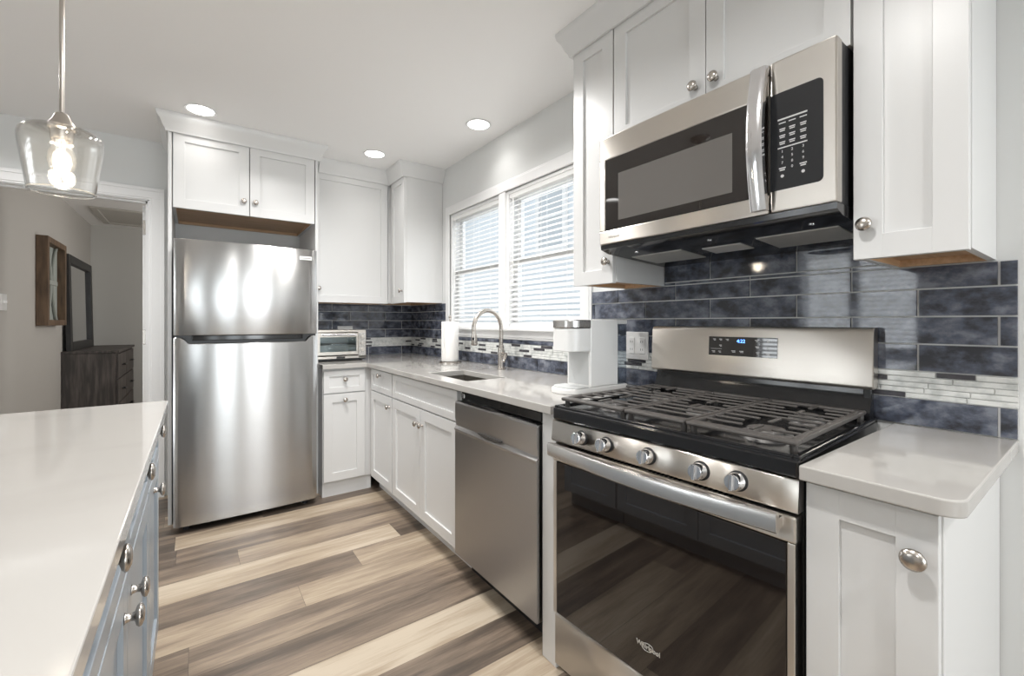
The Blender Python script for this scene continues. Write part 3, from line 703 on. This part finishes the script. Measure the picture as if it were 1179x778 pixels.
    hb = bmesh.new(); n = 24; cols = []; q = B()
    for i in range(n + 1):
        s = i / n; y = .427 + s * (1.108 - .427); bow = .040 + .024 * math.sin(math.pi * s); X = F - bow
        cols.append([hb.verts.new(p) for p in ((X + .014, y, .770), (X + .002, y, .770), (X - .002, y, .774), (X - .004, y, .806), (X - .001, y, .811), (X + .006, y, .812), (X + .014, y, .811))])
    for A, Bq in zip(cols, cols[1:]):
        for j in range(7): hb.faces.new((A[j], Bq[j], Bq[(j + 1) % 7], A[(j + 1) % 7]))
    hb.faces.new(cols[0]); hb.faces.new(cols[-1]); bmesh.ops.recalc_face_normals(hb, faces=hb.faces); q._merge(hb, 0)
    q.f = f
    for y in (.429, 1.086): q.box(y, y + .020, .771, .797, -.001, .038, .003)
    build('handle', q, mat('handle_stainless', (.72, .71, .70), .27, 1.0, bump=(300, (1, 1, 1), .02, .0005)), d, smooth=40)
    b = B(); b.mesh(text_mesh('Whirlpool', .0175), frame_matrix('-X', F, .757, .328, .0004)); rg = []
    for i in range(33): a = i / 32 * 2 * math.pi * 1.12 + .5; rg.append(f(.759 + .0175 * math.cos(a), .328 + .0105 * math.sin(a) - .003 * math.cos(a), .0006))
    b.tube(rg, .0007, 6); build('logo', b, mat('silver_print', (.70, .68, .64), .35, .3, bump=(30, (1, 1, 1), .02, .001)), d)
    b = B(facing('-X', -.660)); b.prism([(.055, -.03), (.055, -.004), (.06, 0), (.222, 0), (.230, -.006), (.230, -.03)], y0 + .004, y1 - .004, order='vnu'); build('storage_drawer', b, SSW, t, smooth=25)
    # backguard
    b = B(); b.prism([(-.030, .918), (-.105, .918), (-.098, .965), (-.076, 1.0), (-.030, 1.0)], y0 + .012, y1 - .012, order='unv') if False else None
    b = B(lambda u, v, n: Vector((u, v, n)))
    b.prism([(-.052, .918), (-.100, .918), (-.092, .950), (-.074, .985), (-.074, 1.012), (-.052, 1.012)], y0 + .010, y1 - .010, order='unv')
    rz = build('rear_riser', b, GBLK, t, smooth=50)
    b = B(); b.prism([(-.05, 1.008), (-.094, 1.008), (-.103, 1.016), (-.096, 1.172), (-.088, 1.186), (-.05, 1.188)], y0, y1, .003, order='unv'); bgd = build('backguard', b, SSW, t, smooth=40)
    for ya in (y1 - .03, y0 + .012): b = B(); b.box(-.076, -.052, ya, ya + .018, .92, 1.01, .003); build('end_cap', b, BLK, t)
    sl = (.103 - .096) / (1.172 - 1.016)
    def g(u, v, n): return Vector((-.103 + (v - 1.016) * sl - n, u, v))
    b = B(g); b.box(.652, .886, 1.083, 1.151, -.002, .0012, .0006); ds = build('display_panel', b, BGL, bgd)
    b = B(); nm = (g(0, 0, 1) - g(0, 0, 0)); 
    def tm(u, v): o = g(u, v, .0013); return Matrix(((0, sl, -1, o.x), (-1, 0, 0, o.y), (0, 1, 0, o.z), (0, 0, 0, 1)))
    b.mesh(text_mesh('4:22', .017), tm(.770, 1.136)); build('clock_digits', b, BLUE, bgd)
    b = B(g)
    for (u, v, w) in ((.865, 1.141, .010), (.842, 1.141, .010), (.818, 1.141, .010), (.842, 1.119, .009), (.868, 1.097, .012), (.845, 1.097, .010), (.796, 1.100, .014), (.768, 1.100, .014), (.718, 1.140, .011), (.716, 1.118, .011), (.714, 1.098, .011), (.683, 1.140, .011), (.682, 1.116, .011), (.682, 1.094, .012)):
        b.box(u - w / 2, u + w / 2, v, v + .0022, .0012, .0016); b.box(u - w / 2, u + w / 2 - .003, v - .004, v - .0022, .0012, .0016)
    b.box(.838, .878, 1.1065, 1.1075, .0012, .0016); build('printed_lettering', b, LBL, bgd)
    t.rotation_euler.z = math.radians(2.6); t.location.x += .018
gas_range()

# ------------------------------------------------------------------ over-the-range microwave
def microwave():
    y0, y1, F = .390, 1.141, -.412; f = facing('-X', F); t = thing('microwave', 'stainless steel microwave mounted above the stove', 'microwave', (-.2, (y0 + y1) / 2, 1.43))
    b = B(f); b.box(y0 + .004, y1 - .004, 1.478, 1.886, -.40, -.034, .002); build('case', b, BLK, t)
    # stainless front: door frame and panel surround
    dz0, dz1, dy = 1.490, 1.884, .540; gy0, gy1, gz0, gz1 = .556, 1.112, 1.540, 1.800
    b = B(f)
    b.box(dy + .0015, y1, gz1, dz1, -.034, 0, .004); b.box(dy + .0015, y1, dz0, gz0, -.034, 0, .004)
    b.box(gy1, y1, gz0 - .002, gz1 + .002, -.034, 0, .004); b.box(dy + .0015, y1 - .01, gz0 - .01, gz1 + .01, -.034, -.006)
    d = build('door', b, SSW, t)
    b = B(f); b.box(dy + .003, gy1, gz0, gz1, -.008, -.001, .0015); gl = build('door_glass', b, BGL, d)
    b = B(f); b.box(.640, 1.052, 1.570, 1.738, -.002, -.0004); build('window_mesh', b, MWW, d)
    n = 22; q = bmesh.new(); cols = []
    for i in range(n + 1):
        s = i / n; z = 1.497 + s * (1.872 - 1.497); bow = .024 + .026 * math.sin(math.pi * s); X = F - bow
        cols.append([q.verts.new(p) for p in ((X + .010, .536, z), (X, .538, z), (X - .004, .544, z), (X - .004, .572, z), (X, .578, z), (X + .010, .580, z))])
    for A, Bq in zip(cols, cols[1:]):
        for j in range(6): q.faces.new((A[j], Bq[j], Bq[(j + 1) % 6], A[(j + 1) % 6]))
    q.faces.new(cols[0]); q.faces.new(cols[-1]); bmesh.ops.recalc_face_normals(q, faces=q.faces)
    b = B(f); b._merge(q, 0)
    for z in (1.497, 1.852): b.box(.540, .576, z, z + .020, -.004, .022, .003)
    build('handle', b, CHROME, d, smooth=45)
    b = B(); b.mesh(text_mesh('Whirlpool', .0125, .0002), frame_matrix('-X', F, 1.072, 1.514, .0001)); build('logo', b, DLBL, d)
    b = B(f); R_ = .020; P = [(y0, dz0), (dy - .0015, dz0), (dy - .0015, dz1), (y0, dz1)]
    b.box(y0, dy - .0015, dz0, dz1, -.034, 0, .004); cp = build('control_panel', b, SSW, t)
    rr = .012; P = [(dy - .002, 1.545), (dy - .002, 1.797)] + [(.418 + rr - rr * math.sin(a), 1.797 - rr + rr * math.cos(a)) for a in [i * math.pi / 12 for i in range(7)]] + [(.418 + rr - rr * math.cos(a), 1.545 + rr - rr * math.sin(a)) for a in [i * math.pi / 12 for i in range(7)]]
    b = B(f); b.prism(P, -.004, .0012, order='uvn'); build('touch_panel', b, mat('charcoal_touch_panel', (.018, .019, .021), .18, bump=(30, (1, 1, 1), .01, .0005)), cp)
    b = B(f); n0, n1 = .0012, .0016
    b.box(.452, .520, 1.7245, 1.7285, n0, n1); b.box(.452, .520, 1.6515, 1.6545, n0, n1)
    for k, u in enumerate((.509, .486, .461)):
        b.box(u - .008, u + .008, 1.7155, 1.7180, n0, n1)
        for v in (1.700, 1.683, 1.666): b.box(u - .007, u + .007, v, v + .0028, n0, n1); b.box(u - .006, u + .006, v - .0045, v - .0020, n0, n1)
        for j in range(3): b.mesh(text_mesh(str(3 * j + k + 1), .0095, .0002), frame_matrix('-X', F, u, 1.643 - .0145 * j, .0014))
    b.mesh(text_mesh('0', .0095, .0002), frame_matrix('-X', F, .486, 1.5995, .0014))
    for u in (.509, .461): b.box(u - .008, u + .008, 1.599, 1.602, n0, n1); b.box(u - .006, u + .006, 1.594, 1.597, n0, n1); b.lathe([(.004, 0), (.004, .0003)], f(u, 1.580, .0013), (-1, 0, 0), 12)
    build('printed_lettering', b, LBL, cp)
    # underside: black housing with vents, filters and lamp
    b = B(f); b.prism([(1.489, -.03), (1.489, -.004), (1.474, -.006), (1.462, -.045), (1.438, -.395), (1.489, -.398)], y0 + .002, y1 - .002, order='vnu'); bt = build('bottom_housing', b, GBLK, t, smooth=20)
    sl = (1.438 - 1.462) / .35
    def h(u, v, n): return Vector((F + .045 + v, u, 1.462 + sl * v - n))
    for a, c in ((.43, .64), (.89, 1.10)):
        b = B(h); b.box(a, c, .09, .25, -.001, .003, .001); build('grease_filter', b, mat('filter_mesh', (.55, .55, .53), .5, .6, bump=(500, (1, 1, 1), .5, .002)), t)
    b = B(h); b.box(.70, .83, .12, .21, -.001, .003, .001); build('light_cover', b, GPL, t)
    for a in (.47, .75, 1.03): b = B(h); b.lathe([(.008, 0), (.008, .003), (0, .004)], h(a, .03, 0), (0, 0, -1), 12); build('screw', b, CHROME, t)
microwave()

# ------------------------------------------------------------------ sink, faucet, counter things
def sink():
    x0, x1, y0, y1 = -.560, -.313, 1.875, 2.33; t = thing('sink', 'stainless steel undermount sink set in the countertop', 'sink', (-.436, 2.10, .70))
    b = B(); th = .004; d = .70
    b.box(x0, x0 + th, y0, y1, d, .8835); b.box(x1 - th, x1, y0, y1, d, .8835); b.box(x0 + th, x1 - th, y0, y0 + th, d, .8835); b.box(x0 + th, x1 - th, y1 - th, y1, d, .8835); b.box(x0, x1, y0, y1, d - th, d)
    build('basin', b, SSINK, t)
    b = B(); b.lathe([(.045, 0), (.043, .003), (.030, .001), (0, .0005)], (-.436, 2.10, .7), seg=24); build('drain', b, CHROME, t)
sink()
def faucet():
    x, y = -.112, 2.231; t = thing('faucet', 'tall brushed nickel gooseneck kitchen faucet behind the sink', 'faucet', (x, y, .914))
    b = B(); b.lathe([(.026, 0), (.026, .004), (.021, .008), (.0195, .10), (.0195, .125), (.014, .150)], (x, y, .914), seg=24); build('base', b, NICK, t)
    pts = [(x, y, 1.05 + i * .02) for i in range(6)]; R_ = .098
    for i in range(1, 25): a = math.pi * i / 24 * 1.04; pts.append((x - R_ + R_ * math.cos(a), y, 1.165 + R_ * 1.12 * math.sin(a)))
    b = B(); b.tube(pts, .0125, 14); build('spout', b, NICK, t, smooth=60)
    e = Vector(pts[-1]); dn = (e - Vector(pts[-2])).normalized()
    b = B(); b.lathe([(.0130, 0), (.0135, .01), (.0165, .03), (.0190, .078), (.0180, .082)], e, dn, 20); h = build('spray_head', b, NICK, t)
    b = B(); o = e + dn * .045; b.lathe([(.008, 0), (.007, .004), (0, .005)], o + Vector((-.013, -.012, 0)), (-.7, -.7, 0), 12); b.lathe([(.015, 0), (.0145, .004), (0, .004)], e + dn * .081, dn, 18); build('spray_button', b, BLK, h)
    b = B(); b.cyl((x, y - .012, 1.005), (x, y - .046, 1.005), .0155, 16); b.tube([(x, y - .04, 1.005), (x - .012, y - .062, 1.000), (x - .035, y - .085, .985), (x - .050, y - .098, .972)], .0075, 10, rads=[.0125, .0105, .009, .0075]); build('lever_handle', b, NICK, t)
faucet()
def towel():
    x, y = -.165, 2.80; t = thing('paper_towel_holder', 'upright metal paper towel holder on the counter left of the faucet', 'paper towel holder', (x, y, .914))
    b = B(); b.lathe([(.078, 0), (.078, .008), (.072, .012), (.022, .013)], (x, y, .914), seg=28); build('base', b, NICK, t)
    b = B(); b.cyl((x, y, .926), (x, y, 1.232), .007, 12); b.lathe([(.007, 0), (.010, .006), (.010, .018), (.006, .023), (0, .024)], (x, y, 1.228), seg=14); build('rod', b, NICK, t)
    b = B(); b.lathe([(.020, 0), (.060, 0), (.0615, .004), (.0615, .276), (.060, .280), (.020, .280), (.020, .0)], (x, y, .929), seg=36, closed=True)
    b.box(x - .0625, x - .058, y - .03, y - .012, .932, 1.206); tag(build('paper_towel_roll', b, PAPER), 'white paper towel roll standing on its holder', 'paper towels')
towel()
def coffee():
    y0, y1 = 1.262, 1.402; ym = (y0 + y1) / 2; t = thing('coffee_maker', 'white single-serve coffee maker on the counter left of the stove', 'coffee maker', (-.25, ym, .914))
    def rnd(xa, xb, r, n=8):       # plan outline, round towards -X
        P = [(xb, y0), (xb, y1)]
        P += [(xa + r - r * math.sin(a), y1 - r + r * math.cos(a)) for a in [i * math.pi / 2 / n for i in range(n + 1)]]
        P += [(xa + r - r * math.cos(a), y0 + r - r * math.sin(a)) for a in [i * math.pi / 2 / n for i in range(n + 1)]]
        return P
    b = B(); b.prism(rnd(-.452, -.105, .055), .914, .936, .004); build('base', b, WPL, t)
    b = B(); b.prism(rnd(-.435, -.345, .045), .9365, .941, .001); build('drip_tray', b, GPL, t)
    b = B(); b.box(-.333, -.166, y0, y1, .936, 1.215, .005); build('column', b, WPL, t)
    b = B(); b.box(-.3345, -.333, y0 + .012, y1 - .012, .945, 1.08, .0005); plab(build('shaded_face', b, GPL, t), 'white front face behind the cup space, its shade coloured grey')  # shade on the white column's front, put in as a grey sheet
    b = B(); b.prism(rnd(-.440, -.332, .050), 1.085, 1.178, .004); build('brew_head', b, WPL, t)
    b = B(); b.prism(rnd(-.443, -.328, .050), 1.179, 1.214, .005); plab(build('lid', b, mat('silver_lid', (.58, .57, .56), .25, .9, bump=(20, (1, 1, 1), .02, .001)), t), 'silver hinged lid')
    b = B(); b.box(-.165, -.105, y0 + .004, y1 - .004, .937, 1.195, .004); build('water_tank', b, TANK, t)
    b = B(); b.box(-.165, -.104, y0 + .002, y1 - .002, 1.196, 1.214, .003); build('tank_lid', b, WPL, t)
    b = B(); b.tube([(-.115, y0 + .004, .925), (-.095, y0 - .02, .9195), (-.065, y0 - .055, .9195), (-.035, y0 - .075, .9195), (-.020, y0 - .10, .9195)], .0035, 8); build('power_cord', b, BLK, t)
coffee()
b = B(); P = [(-.185, 1.42), (-.13, 1.42), (-.13, 1.50), (-.185, 1.50)]
def toaster():
    x0, x1, yf, yb = -.930, -.572, 3.40, 3.70; t = thing('toaster_oven', 'silver toaster oven on the counter beside the refrigerator', 'toaster oven', ((x0 + x1) / 2, 3.55, .914))
    b = B(); fr = facing('-Y', yf)
    b.box(x0, x1, yf + .004, yb, 1.128, 1.145, .004); b.box(x0, x0 + .012, yf + .004, yb, .934, 1.13, .003); b.box(x1 - .060, x1, yf + .004, yb, .934, 1.13, .003); b.box(x0, x1, yb - .012, yb, .934, 1.13); b.box(x0, x1, yf + .004, yb, .932, .950, .003)
    cs = build('case', b, mat('toaster_silver', (.66, .62, .57), .28, .85, bump=(200, (1, 1, 1), .02, .0005)), t)
    b = B(fr); b.box(x0 + .008, x1 - .062, .960, .984, -.004, .004, .002); b.box(x0 + .008, x1 - .062, 1.092, 1.122, -.004, .004, .002); b.box(x0 + .008, x0 + .024, .984, 1.092, -.004, .004, .002); b.box(x1 - .076, x1 - .062, .984, 1.092, -.004, .004, .002)
    d = build('door', b, MATS['toaster_silver'], t)
    b = B(fr); b.box(x0 + .024, x1 - .076, .984, 1.092, -.002, .001); build('door_glass', b, OVG, d)
    b = B(fr); b.cyl(fr(x0 + .03, 1.110, .024), fr(x1 - .08, 1.110, .024), .0075, 12)
    for x in (x0 + .05, x1 - .10): b.box(x, x + .012, 1.104, 1.116, .003, .022, .001)
    build('handle', b, CHROME, d)
    b = B(); 
    for i in range(9): y = yf + .03 + i * .028; b.cyl((x0 + .014, y, 1.035), (x1 - .062, y, 1.035), .0018, 6)
    b.cyl((x0 + .014, yf + .02, 1.035), (x1 - .062, yf + .02, 1.035), .003, 6); b.box(x0 + .02, x1 - .07, yf + .03, yb - .03, .975, .979); build('wire_rack', b, CHROME, t)
    b = B(fr); b.box(x1 - .056, x1 - .006, .950, 1.125, -.002, .002, .001); build('control_panel', b, mat('toaster_panel', (.55, .53, .50), .4, .5, vary=((.30, .29, .28), 160, (1, 1, 1), .5, .6)), t)
    for z in (1.095, 1.045, .995): b = B(fr); b.lathe([(.013, 0), (.012, .012), (0, .0125)], fr(x1 - .031, z, .002), (0, -1, 0), 16); build('dial', b, MATS['toaster_silver'], t)
    b = B(fr); b.box(x0 + .01, x1 - .004, .922, .934, -.28, -.006, .002); b.box(x0 + .14, x0 + .20, .934, .948, -.006, .003, .002); build('crumb_tray', b, BLK, t)
    for x in (x0 + .03, x1 - .03):
        for y in (yf + .03, yb - .03): b = B(); b.cyl((x, y, .914), (x, y, .925), .012, 10); build('foot', b, BLK, t)
toaster()
def outlet(d, F, u0, u1, v0, v1, label, kind):
    f = facing(d, F); t = thing('wall_plate', label, 'outlet', f((u0 + u1) / 2, v0, 0)); b = B(f); b.box(u0, u1, v0, v1, 0, .006, .0025); build('plate', b, WPL, t)
    w, h = u1 - u0, v1 - v0
    if kind == 'two':
        for u in (u0 + w * .27, u0 + w * .73):
            b = B(f); b.box(u - .016, u + .016, v0 + h * .2, v1 - h * .2, .005, .0085, .0015); s = build('receptacle', b, WPL, t)
            b = B(f)
            for v in (v0 + h * .36, v0 + h * .64):
                for e in (-.006, .005): b.box(u + e, u + e + .002, v - .004, v + .005, .008, .0090)
            build('slots', b, BLK, s)
    elif kind == 'flat':
        b = B(f); b.box(u0 + w * .2, u1 - w * .2, v0 + h * .25, v1 - h * .25, .005, .0085, .0015); s = build('receptacle', b, WPL, t)
        b = B(f)
        for u in (u0 + w * .36, u0 + w * .64):
            for e in (-.006, .005): b.box(u - .004, u + .005, (v0 + v1) / 2 + e, (v0 + v1) / 2 + e + .002, .008, .0090)
        build('slots', b, BLK, s)
    else:
        b = B(f); b.box(u0 + w * .42, u0 + w * .58, v0 + h * .44, v0 + h * .62, .005, .020, .002); build('toggle', b, WPL, t)
outlet('-X', -.008, 1.222, 1.345, 1.035, 1.160, 'white double outlet plate on the tile between coffee maker and stove', 'two')
outlet('-Y', YB - .008, -.668, -.542, 1.100, 1.172, 'white outlet plate set sideways in the tile above the toaster oven', 'flat')
outlet('+X', -2.72, 4.46, 4.58, 1.285, 1.40, 'light switch plate on the wall beyond the doorway', 'switch')

# ------------------------------------------------------------------ lamps
def pendant():
    x, y = -1.928, 1.648; t = thing('pendant_light', 'clear seeded glass pendant light hanging over the island', 'pendant light', (x, y, 1.55))
    b = B(); b.lathe([(.062, 0), (.060, -.012), (.048, -.022), (.012, -.028)], (x, y, 2.4395), seg=28); build('canopy', b, NICK, t)
    b = B(); b.cyl((x, y, 1.75), (x, y, 2.42), .0055, 12); build('rod', b, NICK, t)
    b = B(); b.lathe([(.006, .045), (.014, .040), (.019, .026), (.028, .012), (.030, 0), (.024, -.004), (.022, -.030), (.018, -.034)], (x, y, 1.716), seg=24); build('socket_cap', b, NICK, t)
    b = B(); o = [(.031, 1.716), (.050, 1.716), (.070, 1.711), (.0805, 1.700), (.0835, 1.685), (.082, 1.665), (.0665, 1.556), (.066, 1.551)]
    inn = [(r - .003, z - (.003 if z > 1.70 else 0)) for r, z in o][::-1]
    b.lathe([(r, z) for r, z in o] + inn, (x, y, 0), seg=40, closed=True); build('glass_shade', b, SEED, t, smooth=60)
    b = B(); b.tube([(x + .066 * math.cos(a), y + .066 * math.sin(a), 1.5505) for a in [i * math.pi / 20 for i in range(41)]], .0022, 8); build('shade_rim', b, thin_glass('glass_rim', (.85, .84, .80), 2.5, .05, .25), t, smooth=60)
    b = B(); b.lathe([(.0, -.058), (.012, -.055), (.024, -.042), (.029, -.022), (.026, .0), (.017, .018), (.013, .030)], (x, y, 1.655), seg=24); build('bulb', b, thin_glass('bulb_glass', (1, .97, .92), 1.0, .02, .012), t, smooth=60)
    b = B(); b.lathe([(0, -.024), (.0045, -.02), (.005, 0), (.0045, .016), (0, .019)], (x, y, 1.645), seg=12); build('filament', b, BULB, t, smooth=60)
    l = bpy.data.lights.new('pendant_bulb', 'POINT'); l.energy = 1.2; l.color = (1, .90, .76); l.shadow_soft_size = .03
    o = bpy.data.objects.new('pendant_bulb', l); C.objects.link(o); o.location = (x, y, 1.635)
pendant()
def can(x, y, label, power=.55):
    t = thing('recessed_light', label, 'ceiling light', (x, y, 2.432), 'recessed ceiling lights')
    b = B(); b.lathe([(.066, .0), (.076, .0), (.080, -.004), (.078, -.007), (.066, -.004)], (x, y, 2.4395), seg=36, closed=True); build('trim_ring', b, TRIM, t)
    b = B(); b.lathe([(.066, -.0035), (0, -.0036)], (x, y, 2.4395), seg=36); build('lens', b, EMIT, t)
    area('recessed_or_fill_lamp', (x, y, 2.43), (0, 0, 0), .13, .13, power, (1, .975, .95), 120, 'DISK')
can(-1.615, 3.13, 'round recessed ceiling light in front of the refrigerator cabinet', .4)
can(-.206, 2.344, 'round recessed ceiling light above the sink window')
can(-.574, 3.20, 'round recessed ceiling light near the corner cabinets')
for x, y in ((-1.4, .45), (-1.15, 2.4), (-.85, 1.85), (-.95, -1.0), (-2.9, -1.0), (-2.6, 3.0)):   # added fill lamps under the ceiling, without fixtures, for more top-down light
    area('recessed_or_fill_lamp', (x, y, 2.435), (0, 0, 0), .14, .14, 8.8, (1, .985, .965), 150, 'DISK')

# ------------------------------------------------------------------ things beyond the doorway
def dresser():
    x0, x1, y0, y1, h = -2.715, -2.296, 6.13, 7.55, .912; t = thing('dresser', 'dark weathered wood dresser beyond the doorway', 'dresser', ((x0 + x1) / 2, (y0 + y1) / 2, 0))
    b = B(); b.box(x0, x1 - .018, y0, y1, .06, h - .026, .003); b.box(x0 + .02, x1 - .03, y0 + .02, y1 - .02, 0, .06); build('body', b, DWOOD, t)
    b = B(); b.box(x0, x1 + .008, y0 - .008, y1 + .008, h - .026, h, .003); build('top', b, DWOOD, t)
    for k, (a, c) in enumerate(((y0 + .02, (y0 + y1) / 2 - .008), ((y0 + y1) / 2 + .008, y1 - .02))):
        for z0, z1 in ((.09, .34), (.352, .60), (.612, .868)):
            b = B(); b.box(x1 - .017, x1, a, c, z0, z1, .003); d = build('drawer', b, DWOOD, t)
            m = (a + c) / 2; b = B()
            b.tube([(x1, m - .05, (z0 + z1) / 2), (x1 + .028, m - .048, (z0 + z1) / 2), (x1 + .028, m + .048, (z0 + z1) / 2), (x1, m + .05, (z0 + z1) / 2)], .007, 8); build('handle', b, BLK, d)
dresser()
def mirror():
    y0, y1, z0, z1 = 6.18, 7.38, .9125, 1.895; t = thing('mirror', 'black-framed rectangular mirror standing on the dresser against the wall', 'mirror', (-2.69, (y0 + y1) / 2, z0))
    f = lambda u, v, n: Vector((-2.712 + n + (z1 - v) * .02, u, v)); w = .085
    b = B(f)
    for q in ((y0, y0 + w, z0, z1), (y1 - w, y1, z0, z1), (y0 + w, y1 - w, z1 - w, z1), (y0 + w, y1 - w, z0, z0 + w)): b.box(*q, 0, .04, .004)
    build('frame', b, mat('black_wood_frame', (.022, .021, .021), .45, bump=(40, (4, 4, .5), .1, .001)), t)
    b = B(f); b.box(y0 + w - .005, y1 - w + .005, z0 + w - .005, z1 - w + .005, .004, .014); build('glass', b, MIR, t)
mirror()
def art():
    y0, y1, z0, z1 = 5.28, 5.93, 1.175, 1.935; t = thing('wall_art', 'rustic wooden shadow-box wall art with whitewashed slats', 'wall art', (-2.69, (y0 + y1) / 2, z0)); f = facing('+X', -2.72); w = .05; dp = .075
    b = B(f)
    for q in ((y0, y0 + w, z0, z1), (y1 - w, y1, z0, z1), (y0 + w, y1 - w, z1 - w, z1), (y0 + w, y1 - w, z0, z0 + w)): b.box(*q, .001, dp, .003)
    build('frame', b, BWOOD, t)
    b = B(f); n = 6; a, c = y0 + w, y1 - w
    for i in range(n): u = a + (c - a) * i / n; b.box(u + .004, u + (c - a) / n - .004, z0 + w, z1 - w, .008, .02, .002)
    b.box(a, c, z0 + w, z1 - w, .001, .007); build('slats', b, WWASH, t)
    b = B(f); m = (y0 + y1) / 2; zm = (z0 + z1) / 2
    for s in (-1, 1): b.tube([f(m + s * .15 * math.sin(math.pi * k / 12 * 1.0 + math.pi / 2) * (1 if k < 13 else 1), z0 + w + (z1 - z0 - 2 * w) * k / 12, .034) for k in range(13)], .010, 8) if False else b.tube([f(m + s * (.03 + .13 * (2 * k / 12 - 1) ** 2), z0 + w + (z1 - z0 - 2 * w) * k / 12, .034) for k in range(13)], .011, 8)
    b.box(m - .13, m + .13, zm - .02, zm + .02, .022, .05, .004); build('ornament', b, mat('pale_teal_wood', (.36, .38, .35), .6, bump=(40, (4, 4, .5), .1, .001)), t)
art()
